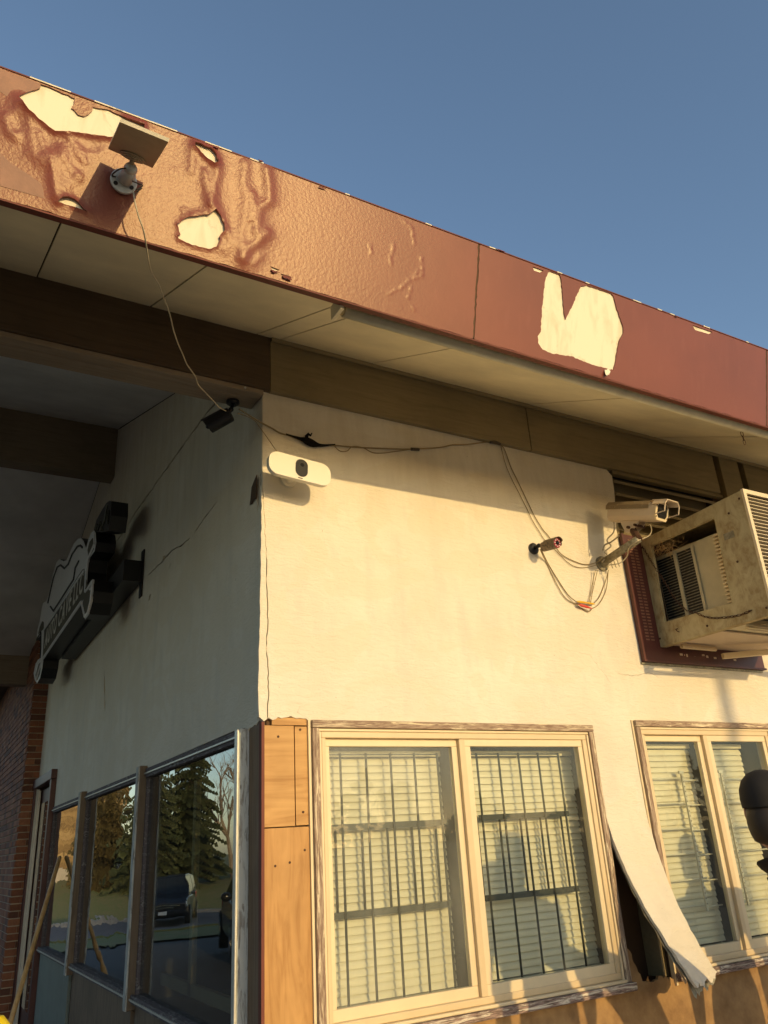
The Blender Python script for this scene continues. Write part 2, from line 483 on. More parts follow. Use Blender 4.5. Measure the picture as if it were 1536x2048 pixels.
def inst(name, me, wpos, parent, rot=None, scale=None):
    o = bpy.data.objects.new(name, me); COL.objects.link(o)
    o.parent = parent; o.location = Vector(wpos) - wloc(parent)
    if rot: o.rotation_euler = rot
    if scale: o.scale = scale
    return o
def recalc(o):
    bm = bmesh.new(); bm.from_mesh(o.data); bmesh.ops.recalc_face_normals(bm, faces=bm.faces); bm.to_mesh(o.data); bm.free(); return o
# ------------------------------------------------------------------ ground and terrain
def gh(y):
    if y < 11: return 0.0
    if y < 31: return -0.8 * (y - 11) / 20
    if y < 37: return -0.8
    return -0.8 + min(1.4, (y - 37) * 0.10)
mb = MB(); xs = [-400, -120, -40, -20, -8, 0, 20, 60, 400]; ys = [-500, -60, -20, 0, 11, 15, 20, 25, 31, 37, 44, 51, 70, 500]
for y in ys:
    for x in xs: mb.v.append(Vector((x, y, gh(y))))
n = len(xs)
for j in range(len(ys) - 1):
    for i in range(n - 1):
        mb.f.append((j * n + i, j * n + i + 1, (j + 1) * n + i + 1, (j + 1) * n + i)); mb.mi.append(0 if ys[j] < 37 else 1)
tag(obj('ground', mb, ['asphalt', 'grass'], origin=(0, 0, 0)), kind='structure')
mb = MB(); mb.add([(-200, 25.5, gh(25.5) + .006), (60, 25.5, gh(25.5) + .006), (60, 31, gh(31) + .006), (-200, 31, gh(31) + .006), (60, 36.2, -.794), (-200, 36.2, -.794)], [(0, 1, 2, 3), (3, 2, 4, 5)])
tag(obj('road', mb, 'road'), kind='structure')
mb = MB().box(-200, 60, 36.2, 36.45, -.82, -.66)
tag(obj('kerb', mb, 'kerb', bevel=.02), kind='structure')
mb = MB(); mb.add([(-60, 19.5, gh(19.5) + .05), (-2, 19.5, gh(19.5) + .05), (-2, 25, gh(25) + .05), (-60, 25, gh(25) + .05)], [(0, 1, 2, 3)])
mb.box(-60, -2, 24.9, 25.15, gh(25) - .1, gh(25) + .1)
tag(obj('grass_verge', mb, 'grass'), kind='structure')

tag(obj('bounce_apron', MB().box(-.9, 14, -16, .0, -.05, .012), 'concrete'), kind='structure')  # unseen pale ground, widened and brightened to bounce sun onto the soffit
# ------------------------------------------------------------------ the building
BLD = thing('shop_building', (0, 0, 0), 'low commercial building with sunlit cream plaster wall, peeling red roof edge and shaded carport side', 'building')
KS = 0.485                                     # soffit rise per metre
FB, FT = Vector((0, -1.128, 3.788)), Vector((0, -1.248, 4.219))
FH = (FT - FB).length
FV = (FT - FB).normalized(); FN = Vector((0, -FV.z, FV.y)); 
if FN.y > 0: FN = -FN
def ff(u, v, d): return Vector((u, 0, 0)) + FB + FV * v - FN * d
def fpx(px, py):
    q = onpl(px, py, FB, FN); return (q.x, (q - FB).dot(FV))
SPX0, SPX1 = -6.6, 7.0

# --- sunlit wall: plaster skin with a torn lower edge, core behind it
def lit(u, v, d): return Vector((u, d, v))
W1 = (0.24, 2.0, 0.93, 2.25)
W2 = (2.345, 3.62, 0.93, 2.285)
crack = [wl(520, 990), wl(523, 1010), wl(529, 1045), wl(531, 1105), wl(533, 1130), wl(532, 1165), wl(535, 1220), wl(535, 1260), wl(531, 1295), wl(535, 1330), wl(536, 1400), wl(535, 1438)]
crack = [(max(x, 0.004), z) for x, z in crack]
crj = jag(crack, 0.0035, 0.02, 3)
bot = [(crack[-1][0], 2.262)] + jag([wl(545, 1440), wl(556, 1434), wl(570, 1435), wl(582, 1432), wl(600, 1436), wl(612, 1437), wl(618, 1443)], 0.006, 0.012, 4)
outer = [(0.002, 3.985), (0.002, 3.42)] + [(x + 0.004, z) for x, z in crj] + bot + [(W1[0] + .002, W1[3] + .002), (W1[1], W1[3] + .002), (W1[1] + .004, 2.0), (W1[1] + .012, 1.83),
         (2.17, 1.80), (2.338, 1.83), (2.338, W2[3] + .002), (W2[1], W2[3] + .002), (W2[1], 0.95), (W2[1] + .3, 0.9), (W2[1] + .3, .1), (SPX1, .1), (SPX1, 3.985)]
vent = [wl(1212, 938), wl(1224, 952), wl(1229, 985), wl(1233, 1062), (2.52, 3.40), (3.72, 3.40), (3.72, 3.982), (2.55, 3.982)]
hairs = [slit([wl(*q) for q in pl], wd, s, 0.004, 0.02) for pl, wd, s in [
    ([(600, 1412), (595, 1425), (607, 1432)], .0022, 31), ([(1233, 1345), (1262, 1352), (1300, 1346), (1320, 1355)], .0020, 32),
    ([(1207, 1622), (1240, 1618), (1290, 1634)], .0022, 33), ([(1130, 1300), (1180, 1310), (1225, 1370)], .0014, 34), ([(1088, 985), (1080, 1000)], .0014, 36)]]
hairs = [h for h in hairs]
pw = obj('plaster_wall', sheet(outer, [vent] + hairs, lit, 0.022), 'plaster', BLD); pw['label'] = 'sunlit cream plaster with hairline cracks'
# corner strip split from the wall by a long crack
cs = [(-0.002, 3.44), (-0.006, 3.30), (-0.010, 2.9), (-0.016, 2.6), (-0.020, 2.4), (-0.018, 2.262), (0.006, 2.245), (crack[-1][0] - .006, 2.262)] + [(x - 0.0035, z) for x, z in crj[::-1]] + [(0.0, 3.44)]
cs = jag([(-0.004, 3.43), (-0.006, 3.22), (-0.010, 2.9), (-0.016, 2.6), (-0.020, 2.42), (-0.016, 2.262)], .0025, .03, 9) + [(0.008, 2.242)] + [(x - 0.003, z) for x, z in crj[::-1] if z < 3.42]
o = obj('corner_strip', sheet(cs, [], lambda u, v, d: Vector((u, d - .004, v)), 0.03), 'plaster', BLD)
core = MB()
for b_ in [(0.03, W1[0], .024, .16, 0, 3.99), (W1[0], W1[1], .024, .16, 2.25, 3.99), (W1[0], W1[1], .024, .16, 0, .93),
           (W1[1], W2[0], .024, .16, 1.98, 3.99), (W2[0], W2[1], .024, .16, 2.285, 3.40), (W2[0], W2[1], .16, .2, 3.40, 3.99), (W2[0], W2[1], .024, .16, 0, .93),
           (W2[1], SPX1, .024, .16, 0, 3.99)]: core.box(*b_)
obj('wall_core', core, 'cavity', BLD)
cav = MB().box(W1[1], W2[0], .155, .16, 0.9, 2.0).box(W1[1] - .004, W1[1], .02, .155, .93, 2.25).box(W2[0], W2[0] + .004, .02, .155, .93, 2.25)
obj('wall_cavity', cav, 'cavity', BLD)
st = MB().box(2.315, 2.338, .045, .15, .95, 1.9).box(2.285, 2.30, .03, .14, .95, 1.4)
obj('stud', st, 'frieze_paint', BLD)
# sheathing board below the windows, torn upper edge at the gap
o_ = [(0.03, .02), (0.03, .925)] + [(W1[1] + .005, .925)] + jag([(W1[1] + .006, 1.13), (2.045, 1.10), (2.075, 1.02), (2.10, .955), (2.16, .945), (2.24, .965), (2.335, .94)], .008, .015, 12) + [(W2[1], .925), (W2[1], .02)]
obj('sheathing_board', sheet(o_[::-1] if area2(o_) < 0 else o_, [], lambda u, v, d: Vector((u, .004 + d, v)), .018), 'sheathing', BLD)
# peeled plaster flap between the two windows
fl = MB(); NU, NV = 16, 26
rn = random.Random(5)
def flp(s, u, d=0.0):
    z = 1.84 - s * (1.84 - 1.00)
    xl = 2.012 + rnl[int(s * NV)] * .5 ; xr = 2.338 - .0 * s + rnr[int(s * NV)] * .5
    yl = -.44 * s ** 1.75; yr = -.285 * s ** 2.1
    x = xl + (xr - xl) * u
    return Vector((x, yl + (yr - yl) * u + .012 * sin(pi * u) * s + d, z - .02 * s * s + (rnb[int(u * NU)] if s > .99 else 0)))
rnl = [rn.uniform(-.012, .012) * (i / 26) for i in range(28)]; rnr = [rn.uniform(-.012, .012) * (i / 26) for i in range(28)]; rnb = [rn.uniform(-.009, .007) + .012 * sin(i * .9) for i in range(18)]
for d in (0, .02):
    for j in range(NV + 1):
        for i in range(NU + 1): fl.v.append(flp(j / NV, i / NU, d))
M_ = (NU + 1) * (NV + 1)
for j in range(NV):
    for i in range(NU):
        a = j * (NU + 1) + i; q = (a, a + NU + 1, a + NU + 2, a + 1)
        fl.f.append(q); fl.f.append(tuple(k + M_ for k in q[::-1]))
for j in range(NV):
    for i in (0, NU):
        a = j * (NU + 1) + i; fl.f.append((a, a + NU + 1, a + NU + 1 + M_, a + M_))
for i in range(NU): 
    a = NV * (NU + 1) + i; fl.f.append((a, a + 1, a + 1 + M_, a + M_))
fl.mi = [0] * len(fl.f)
o = obj('plaster_flap', fl, 'plaster', BLD); recalc(o); o['label'] = 'torn plaster strip bending out between the two windows'
bl = MB(); rn2 = random.Random(15)
for j in range(NV + 1):
    for i in range(NU + 1):
        q = flp(j / NV, i / NU, .024); q.z -= (.03 + rn2.uniform(-.02, .02)) * (j == NV); q.x += (-.014 + rn2.uniform(-.008, .006)) * (i == 0) * (j / NV) + (.014 + rn2.uniform(-.008, .006)) * (i == NU) * (j / NV); bl.v.append(q)
for j in range(NV):
    for i in range(NU): a = j * (NU + 1) + i; bl.f.append((a, a + NU + 1, a + NU + 2, a + 1)); bl.mi.append(0)
obj('backing_layer', bl, 'galvanised', BLD)
lat = MB()
for i in range(5):
    a = flp(.90 + .015 * i, .1 + .12 * i, .05); lat.bar(a, a + Vector((.10, .05, -.10 + .02 * i)), .012, .004, (0, 1, 0))
obj('torn_lath', lat, 'plaster', BLD)
# plywood patch by the corner
pm = MB().box(.012, .158, .004, .022, 1.79, 2.225); obj('plywood_sheet', pm, 'plywood_cross', BLD, bevel=.001)
pm = MB().box(.163, .236, .005, .022, 1.792, 2.222); obj('plywood_sheet', pm, 'plywood_cross', BLD, bevel=.001)
pm = MB().box(.012, .236, .003, .022, .30, 1.785); obj('plywood_sheet', pm, 'plywood', BLD, bevel=.001)
pm = MB().box(.05, .236, .0065, .022, 2.228, 2.262); obj('plywood_sheet', pm, 'plywood_cross', BLD)
for (px, py) in [(557, 1473), (601, 1459), (607, 1624), (610, 1700), (551, 1732), (580, 1725)]:
    x, z = wl(px, py); obj('screw_head', MB().cyl((x, .004, z), (x, .0015, z), .0055, n=10), 'rust', BLD)
obj('corner_flashing', MB().box(-.004, .010, -.004, .03, .2, 2.24), 'red_under', BLD)
# --- frieze boards under the soffit and louvred vent beside them
sx = wl(1050, 850)[0]
for a, b_ in ((.035, sx - .003), (sx + .003, 3.66)):
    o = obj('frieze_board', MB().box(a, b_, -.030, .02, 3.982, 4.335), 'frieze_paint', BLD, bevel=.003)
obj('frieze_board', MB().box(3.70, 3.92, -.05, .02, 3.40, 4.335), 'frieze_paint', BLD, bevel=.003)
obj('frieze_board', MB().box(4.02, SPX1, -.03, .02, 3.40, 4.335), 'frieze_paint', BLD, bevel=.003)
obj('cove_trim', MB().bar((.035, -.045, 4.302), (SPX1, -.045, 4.302), .028, .022, (0, -.4, 1)), 'frieze_paint', BLD)
rv = obj('louvre_vent', MB().box(2.52, 3.72, .09, .1, 3.40, 3.98).box(2.52, 2.56, .022, .09, 3.40, 3.98), 'frieze_paint', BLD)
for i in range(6):
    z = 3.93 - i * .095
    obj('slat', MB().obox((3.13, .045, z), (.57, 0, 0), (0, .055, .034), (0, -.005, .008)), 'frieze_paint', rv)
obj('slat', MB().box(2.56, 3.7, -.012, .03, 3.955, 3.98), 'frieze_paint', rv)

# --- front windows
def front_window(W, mull, swap, label):
    x0, x1, z0, z1 = W
    fr = MB()
    a, b_ = x0 + .052, x1 - .052; c, d = z0 + .055, z1 - .05
    fr.box(a, b_, -.010, .075, d - .030, d).box(a, b_, -.010, .075, c, c + .030).box(a, a + .022, -.010, .075, c + .03, d - .03).box(b_ - .030, b_, -.010, .075, c + .03, d - .03)
    w_ = obj('window', fr, 'vinyl', BLD, bevel=.004); w_['label'] = label
    # casing, two steps, paint peeling
    for nm, bx, mt in (('casing', (x0, x1, -.028, .024, z1 - .036, z1), 'trim_weathered'), ('casing', (x0, x0 + .036, -.026, .024, z0 + .04, z1 - .037), 'trim_weathered_v'),
                       ('casing', (x1 - .036, x1, -.026, .024, z0 + .04, z1 - .037), 'trim_weathered_v'), ('sill', (x0 - .01, x1 + .012, -.045, .024, z0, z0 + .038), 'sill_weathered'),
                       ('stop_strip', (x0 + .037, x1 - .037, -.017, .02, z1 - .051, z1 - .038), 'vinyl_pale'), ('stop_strip', (x0 + .037, x0 + .050, -.016, .02, z0 + .05, z1 - .052), 'vinyl_pale'),
                       ('stop_strip', (x1 - .050, x1 - .037, -.016, .02, z0 + .05, z1 - .052), 'vinyl_pale'), ('stop_strip', (x0 + .037, x1 - .037, -.032, .02, z0 + .0395, z0 + .054), 'vinyl_pale')):
        obj(nm, MB().box(*bx), mt, w_, bevel=.004)
    obj('edge_strip', MB().box(x0 - .014, x0 - .001, -.008, .02, z0 - .02, z1 + .002), 'vinyl_pale', w_)
    obj('mullion', MB().box(mull - .019, mull + .017, -.004, .07, c + .03, d - .03), 'vinyl', w_, bevel=.003)
    ins = []
    for i, (s0, s1) in enumerate(((a + .016, mull - .018), (mull + .016, b_ - .024))):
        yy = .018 if i == 0 else .0
        r = .036
        sm_ = MB().box(s0, s1, yy, yy + .03, d - .030 - r, d - .026).box(s0, s1, yy, yy + .03, c + .026, c + .03 + r * 1.25)
        sm_.box(s0, s0 + r, yy, yy + .03, c + .03 + r * 1.25, d - .030 - r).box(s1 - r, s1, yy, yy + .03, c + .03 + r * 1.25, d - .030 - r)
        obj('sash', sm_, 'vinyl_pale', w_, bevel=.003)
        g = (s0 + r, s1 - r, c + .03 + r * 1.25, d - .030 - r)
        obj('pane', MB().box(g[0] - .005, g[1] + .005, yy + .012, yy + .016, g[2] - .005, g[3] + .005), 'glass_front' if (i == 0 and x0 < 1) else 'glass_clear', w_)
        ins.append(g)
    # reveal behind the frame
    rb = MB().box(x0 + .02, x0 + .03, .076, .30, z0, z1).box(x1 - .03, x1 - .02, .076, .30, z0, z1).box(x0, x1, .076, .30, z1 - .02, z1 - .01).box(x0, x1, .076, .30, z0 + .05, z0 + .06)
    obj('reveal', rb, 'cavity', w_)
    return ins
G1 = front_window(W1, 1.095, False, 'sunlit sliding window with weathered casing')
G2 = front_window(W2, 2.955, False, 'sunlit sliding window right of the torn plaster')

# --- red roof edge: cream board, red paint skin in four lengths, wrinkled and peeling
fb_ = MB().obox(ff((SPX0 + SPX1) / 2, FH / 2, .024), ((SPX1 - SPX0) / 2, 0, 0), FV * (FH / 2), FN * .018)
fasc = obj('fascia_board', fb_, 'board_cream', BLD)
def z1p(l): return [fpx(x / 5.12, 120 + y / 5.12) for x, y in l]
def z2p(l): return [fpx(300 + x / 5.12, 260 + y / 5.12) for x, y in l]
def z3p(l): return [fpx(1040 + x / 5.908, 520 + y / 5.908) for x, y in l]
H1 = z1p([(190, 380), (270, 335), (385, 300), (410, 290), (420, 248), (600, 318), (765, 392), (755, 455), (730, 490), (800, 560), (860, 578), (910, 555), (945, 520), (955, 480), (1060, 500), (1100, 505), (1250, 575), (1300, 608), (1400, 640), (1476, 665), (1472, 715), (1400, 790), (1200, 803), (1000, 785), (800, 755), (640, 745), (560, 740), (500, 700), (430, 640), (350, 570), (270, 500), (230, 440)])
H2 = z1p([(590, 1462), (640, 1412), (700, 1408), (760, 1430), (830, 1500), (900, 1560), (760, 1512)])
H3 = z2p([(275, 970), (330, 925), (400, 890), (500, 880), (600, 870), (640, 840), (670, 815), (720, 880), (755, 960), (765, 1030), (730, 1060), (705, 1095), (715, 1120), (690, 1180), (680, 1200), (600, 1222), (500, 1200), (400, 1165), (330, 1135), (290, 1115), (280, 1080), (310, 1075), (290, 1000)])
H4 = z2p([(455, 135), (520, 150), (620, 190), (660, 230), (695, 320), (690, 345), (650, 350), (560, 280), (500, 210), (455, 170)])
H6 = z1p([(-8, 200), (10, 260), (2, 330), (-30, 340), (-30, 210)])
HV = z3p([(358, 128), (470, 166), (490, 250), (505, 400), (520, 620), (540, 705), (570, 640), (620, 540), (670, 420), (720, 310), (792, 298), (1080, 390), (1110, 440), (1140, 560), (1190, 700), (1220, 800), (1220, 865), (1170, 960), (1150, 1080), (1120, 1240), (1105, 1300), (1040, 1285), (980, 1270), (850, 1236), (700, 1176), (610, 1136), (380, 1106), (330, 1088), (270, 1058), (215, 980), (210, 900), (245, 850), (260, 600), (280, 380), (300, 240), (330, 150)])
HV = [(x, max(v, .004)) for x, v in HV]
chips = [[fpx(*q) for q in l] for l in ([(748, 414), (775, 424), (772, 430), (755, 424)], [(916, 476), (940, 486), (936, 491), (920, 485)], [(1066, 533), (1087, 541), (1080, 545), (1068, 541)],
                                       [(1385, 650), (1425, 664), (1418, 668), (1390, 660)], [(560, 547), (580, 552), (572, 560)], [(540, 532), (560, 540), (548, 543)])]
def clampp(pl): return [(x, min(max(v, .003), FH - .004)) for x, v in pl]
W_R = []
for l, A, wd, fn_ in [([(270, 480), (300, 600), (320, 800), (345, 960), (430, 1045)], .010, .012, z1p), ([(405, 760), (440, 900), (455, 990)], .012, .008, z1p), ([(510, 960), (530, 1150), (560, 1390)], .016, .007, z1p),
                      ([(640, 930), (590, 1050), (590, 1250), (625, 1400)], .013, .014, z1p), ([(700, 790), (770, 880), (810, 980), (850, 1030)], .010, .010, z1p), ([(50, 590), (80, 690), (110, 750), (150, 780)], .012, .010, z1p),
                      ([(860, 955), (940, 965), (1010, 970), (1090, 915)], .008, .008, z1p), ([(190, 400), (180, 520), (160, 520)], .008, .010, z1p), ([(660, 1000), (720, 1120), (800, 1180)], .007, .010, z1p), ([(690, 1290), (760, 1240), (800, 1200)], .006, .010, z1p),
                      ([(560, 440), (570, 560), (600, 690), (620, 780)], .011, .009, z2p), ([(670, 360), (690, 440), (650, 560), (655, 640), (620, 760)], .012, .010, z2p), ([(430, 180), (430, 300), (420, 420)], .008, .009, z2p),
                      ([(975, 350), (960, 520), (985, 700), (960, 900), (930, 1100), (930, 1290)], .009, .012, z2p), ([(1030, 640), (1035, 780), (1010, 930)], .010, .005, z2p), ([(1065, 640), (1070, 780), (1055, 920)], .010, .005, z2p),
                      ([(1190, 400), (1215, 560), (1220, 720), (1120, 800), (1095, 950), (1080, 1040)], .014, .012, z2p), ([(1190, 1060), (1110, 1140), (1000, 1220), (950, 1330)], .014, .012, z2p), ([(350, 830), (360, 880), (480, 850), (610, 840)], .010, .008, z2p),
                      ([(690, 780), (740, 880), (770, 1010)], .006, .010, z2p), ([(800, 1090), (840, 1160), (760, 1220)], .008, .012, z2p), ([(1130, 1290), (1060, 1370)], .006, .009, z2p), ([(260, 400), (270, 460), (210, 460), (210, 400)], .004, .005, z2p)]:
    W_R.append((fn_(l), A, wd))
for l in ([(450, 222), (482, 245), (490, 300)], [(425, 300), (412, 350), (418, 362)], [(512, 340), (516, 398), (470, 415), (455, 432), (408, 458)], [(478, 435), (470, 472)], [(490, 400), (505, 380)], [(350, 300), (352, 330)], [(485, 500), (492, 512)]):
    W_R.append(([fpx(520 + x / 1.587, 300 + y / 1.587) for x, y in l], .0017, .0030))
def dseg(p, a, b_):
    ax, ay = a; bx, by = b_; dx, dy = bx - ax, by - ay; L = dx * dx + dy * dy
    t_ = 0 if L == 0 else max(0, min(1, ((p[0] - ax) * dx + (p[1] - ay) * dy) / L))
    return sqrt((p[0] - ax - t_ * dx) ** 2 + (p[1] - ay - t_ * dy) ** 2)
CURL = [(H1[17:], .010, .012), (H3, .004, .008), (H4, .009, .010), (HV, .003, .010), (H2, .006, .012)]
def disp(u, v):
    h = 0.0
    for pl, A, wd in W_R:
        k_, f_ = (.52, 2.4) if wd > .0085 else ((.32, 1.9) if wd > .004 else (1, 1))
        if u < min(q[0] for q in pl) - .11 or u > max(q[0] for q in pl) + .11: continue
        d = min(dseg((u, v), pl[i], pl[i + 1]) for i in range(len(pl) - 1))
        h += A * k_ / (1 + (d / (wd * f_)) ** 2) ** 1.5
    for pl, A, wd in CURL:
        if u < min(q[0] for q in pl) - .05 or u > max(q[0] for q in pl) + .05: continue
        d = min(dseg((u, v), pl[i], pl[i + 1]) for i in range(len(pl) - 1))
        h += A * exp(-(d / wd))
    return h
edges = [SPX0, -3.54, -1.47, .575, 2.635, 4.70, SPX1]
for i in range(6):
    a, b_ = edges[i] + .005, edges[i + 1] - .005
    holes, pts = [], []
    top = [(x, FH) for x in (b_, a)]
    lo = [(a, -.012), (b_, -.012)]
    if i == 2:
        holes = [clampp(jag(h, .0022, .010, 20 + k, True)) for k, h in enumerate((H1, H3, H4, H2))] + [clampp(h) for h in chips[4:]]
        rr = random.Random(3); y_ = .006
        while y_ < FH - .003:
            x_ = a + .005
            while x_ < b_ - .006: pts.append((x_ + rr.uniform(-.002, .002), y_ + rr.uniform(-.002, .002))); x_ += .0085 if x_ < .46 else .0255
            y_ += .0085
    if i == 3: holes = [clampp(jag(HV, .0025, .012, 25, True))] + [clampp(h) for h in chips[1:4]]
    outl = lo + top
    if i in (2, 3):
        outl = jag([(a, -.012), (b_, -.012)], .0022, .035, 40 + i)[:-1] + jag([(b_, -.012), (b_, FH)], .0035, .018, 47 + i)[:-1] + jag([(b_, FH), (a, FH)], .0015, .03, 44 + i)[:-1] + jag([(a, FH), (a, -.012)], .0035, .018, 57 + i)[:-1]
    fnn = (lambda u, v, d: ff(u, v, d - disp(u, v) if d == 0 else d)) if i == 2 else ff
    o = obj('paint_panel', sheet(outl, holes, fnn, .0045, pts), 'red_paint', fasc, smooth=(i == 2))
    if i == 2: o.data.set_sharp_from_angle(angle=radians(55)); o['label'] = 'blistered, wrinkled red paint with cream patches showing'
    if i == 3: o['label'] = 'red paint with a cream v-shaped peeled patch'
# brown primer patches left on the cream board
for k, l in enumerate([[(-30, 95), (0, 92), (200, 170), (410, 240), (412, 285), (380, 300), (270, 335), (190, 375), (60, 370), (10, 330), (-30, 320)]]):
    pl = clampp(z1p(l)); obj('primer_patch', sheet(pl, [], lambda u, v, d: ff(u, v, -.0015 + d), .001), 'brown_wash', fasc)
pl = clampp(z1p([(0, 950), (100, 1050), (300, 1180), (440, 1280), (560, 1400), (580, 1455), (300, 1375), (0, 1290)]))
obj('primer_patch', sheet(pl, [], lambda u, v, d: ff(u, v, -.0015 + d), .001), 'brown_wash', fasc)
# curled flakes hanging at the edges
for k, (px, py, sx_, sy_, mt) in enumerate([(1214, 745, .022, .030, 'board_cream'), (572, 556, .026, .012, 'red_under'), (548, 544, .022, .006, 'red_under'), (520, 323, .016, .004, 'red_under'), (1352, 634, .012, .004, 'red_under'), (432, 296, .014, .008, 'red_under'), (645, 377, .022, .004, 'red_paint'), (1000, 502, .03, .003, 'red_paint')]):
    x, v = fpx(px, py); fk = MB(); rr = random.Random(60 + k); pts_ = []
    for q in range(13):
        an = 2 * pi * q / 13; r_ = rr.uniform(.35, 1.15); pts_.append((x + cos(an) * sx_ * r_ + .3 * sin(an) * sy_, v + sin(an) * sy_ * r_))
    recalc(obj('paint_flake', fk.prism(pts_, lambda u, w_, d: ff(u, w_, -.006 - d + .4 * (w_ - v)), 0, .002), mt, fasc))
for x in edges[1:-1]:
    obj('seam_strip', MB().obox(ff(x, FH / 2 - .004, .0028), (.010, 0, 0), FV * (FH / 2 + .004), FN * .0008), 'cavity', fasc)
obj('fascia_lip', MB().obox(ff((SPX0 + SPX1) / 2, -.016, .022), ((SPX1 - SPX0) / 2, 0, 0), FV * .003, FN * .021), 'red_under', fasc)
obj('drip_edge', MB().obox(ff((SPX0 + SPX1) / 2, FH + .0025, .018), ((SPX1 - SPX0) / 2, 0, 0), FV * .0022, FN * .0215), 'red_under', fasc)
dc = MB(); rr = random.Random(77); x = -1.6
while x < 3.4:
    L = rr.uniform(.03, .16) * (2.2 if x < -.6 else .6); dc.obox(ff(x, FH + .0035, -.0015), (L / 2, 0, 0), FV * .0022, FN * .003); x += L + rr.uniform(.02, .25) * (.3 if x < -.6 else 1.6)
obj('bare_edge', dc, 'board_cream', fasc)['kind'] = 'stuff'

# --- roof slabs
def slab(p0, p1, x0, x1, th):
    m_ = MB(); u = Vector((0, th * 0, th))
    vs_ = [Vector((x, *q)) for q in (p0, p1) for x in (x0, x1)]
    m_.add(vs_ + [q + u for q in vs_], [(0, 2, 3, 1), (4, 5, 7, 6), (0, 1, 5, 4), (2, 6, 7, 3), (0, 4, 6, 2), (1, 3, 7, 5)])
    return m_
rf = obj('roof', slab((-1.21, 4.14), (4.15, 6.2), SPX0, SPX1, .05), 'roofing', BLD)
obj('roof_slope', slab((4.15, 6.2), (9.5, 4.25), SPX0, SPX1, .05), 'roofing', rf)
# --- soffit panels with open joints
def sof(x, y, d): return Vector((x, y, 4.335 + KS * y + d))
bk = MB(); bk.add([sof(SPX0, -.0, .02), sof(SPX1, 0, .02), sof(SPX1, -1.12, .02), sof(SPX0, -1.12, .02)], [(0, 1, 2, 3)])
sb = obj('soffit', bk, 'backing_dark', BLD)
js = [SPX0, -5.1, -4.5, -3.95, -3.4, -2.85, -2.3, -1.73, -1.17, -.625, -.045, .085, .665, 1.25, 1.84, 2.43, 3.0, 3.02, 3.6, 4.2, 4.8, 5.4, 6.0, SPX1]
rr = random.Random(8)
for i in range(len(js) - 1):
    if js[i + 1] - js[i] < .05: continue
    dz = rr.uniform(0, .003); g = .0038 if js[i] < .1 else .0030
    a, b_ = js[i] + g, js[i + 1] - g
    m_ = MB(); q = [sof(a, -.030, dz), sof(b_, -.030, dz), sof(b_, -1.105, dz), sof(a, -1.105, dz)]
    m_.add(q + [p_ + Vector((0, 0, .012)) for p_ in q], [(0, 1, 2, 3), (7, 6, 5, 4), (0, 4, 5, 1), (1, 5, 6, 2), (2, 6, 7, 3), (3, 7, 4, 0)])
    recalc(obj('soffit_panel', m_, 'soffit_paint', sb))
# --- beams and carport ceiling
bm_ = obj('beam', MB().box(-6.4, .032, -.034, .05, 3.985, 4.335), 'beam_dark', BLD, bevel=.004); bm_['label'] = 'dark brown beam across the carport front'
obj('beam_bottom_board', MB().box(-6.4, .0, -.02, .045, 3.955, 3.984), 'beam_under', bm_, bevel=.003)
obj('beam_bottom_board', MB().box(-6.4, -.002, .052, .16, 3.958, 4.36), 'beam_under', bm_, bevel=.003)
b2 = obj('beam', MB().box(-6.4, -.0, 4.06, 4.24, 5.25, 5.80), 'beam_mid', BLD, bevel=.004)
b3 = obj('beam', MB().box(-6.4, -.05, 8.28, 8.45, 3.95, 4.40), 'beam_under', BLD, bevel=.004)
def clg(x, y, d): return Vector((x, y, 4.335 + .36 * (y if y < 4.15 else 8.3 - y) + d))
ce = obj('ceiling', MB().add([clg(-6.5, 0, .03), clg(0, 0, .03), clg(0, 4.15, .03), clg(-6.5, 4.15, .03), clg(0, 8.4, .03), clg(-6.5, 8.4, .03)], [(0, 3, 2, 1), (3, 5, 4, 2)]), 'backing_dark', BLD)
cx = [-6.5, -5.2, -3.9, -2.6, -1.31, 0]
for i in range(5):
    for (y0, y1) in ((.16, 2.1), (2.1, 4.06), (4.24, 6.2), (6.2, 8.28)):
        m_ = MB(); q = [clg(cx[i] + .003, y0 + .003, 0), clg(cx[i + 1] - .003, y0 + .003, 0), clg(cx[i + 1] - .003, y1 - .003, 0), clg(cx[i] + .003, y1 - .003, 0)]
        m_.add(q + [p_ + Vector((0, 0, .012)) for p_ in q], [(0, 3, 2, 1), (4, 5, 6, 7), (0, 1, 5, 4), (1, 2, 6, 5), (2, 3, 7, 6), (3, 0, 4, 7)])
        obj('ceiling_panel', m_, 'ceiling_paint', ce)
for y in (.05, 8.36):
    obj('post', MB().box(-6.2, -6.05, y - .07, y + .07, 0, 3.96), 'beam_dark', BLD)

# --- shaded wall
def shd(u, v, d): return Vector((d, u, v))
def shm(poly): return [(-u, v) for u, v in poly]
def shf(u, v, d): return Vector((d, -u, v))          # mirrored so the face looks to -x
DOOR = (6.02, 7.32, 0.0, 2.60)
tb = [(0.004, 2.262)] + jag([(0.06, 2.245), (.12, 2.235), (.2, 2.222), (.30, 2.235)], .007, .02, 14) + [(.33, 2.252), (2.05, 2.245), (2.12, 2.262), (2.4, 2.245), (4.15, 2.245), (4.3, 2.262), (4.6, 2.245), (5.96, 2.245), (5.97, 2.62), (7.42, 2.62)]
so_ = tb + [(7.42, 4.33 + .36 * .88), (4.15, 5.82), (0.004, 4.335)]
rt = [(0, z) for z in (3.9, 3.6)]
so_ = so_ + [(0.004, 3.52), (.035, 3.50), (.05, 3.44), (.075, 3.36), (.07, 3.30), (.045, 3.33), (.02, 3.36), (.004, 3.35)]
def cr_(l): return [ws(*q) for q in l]
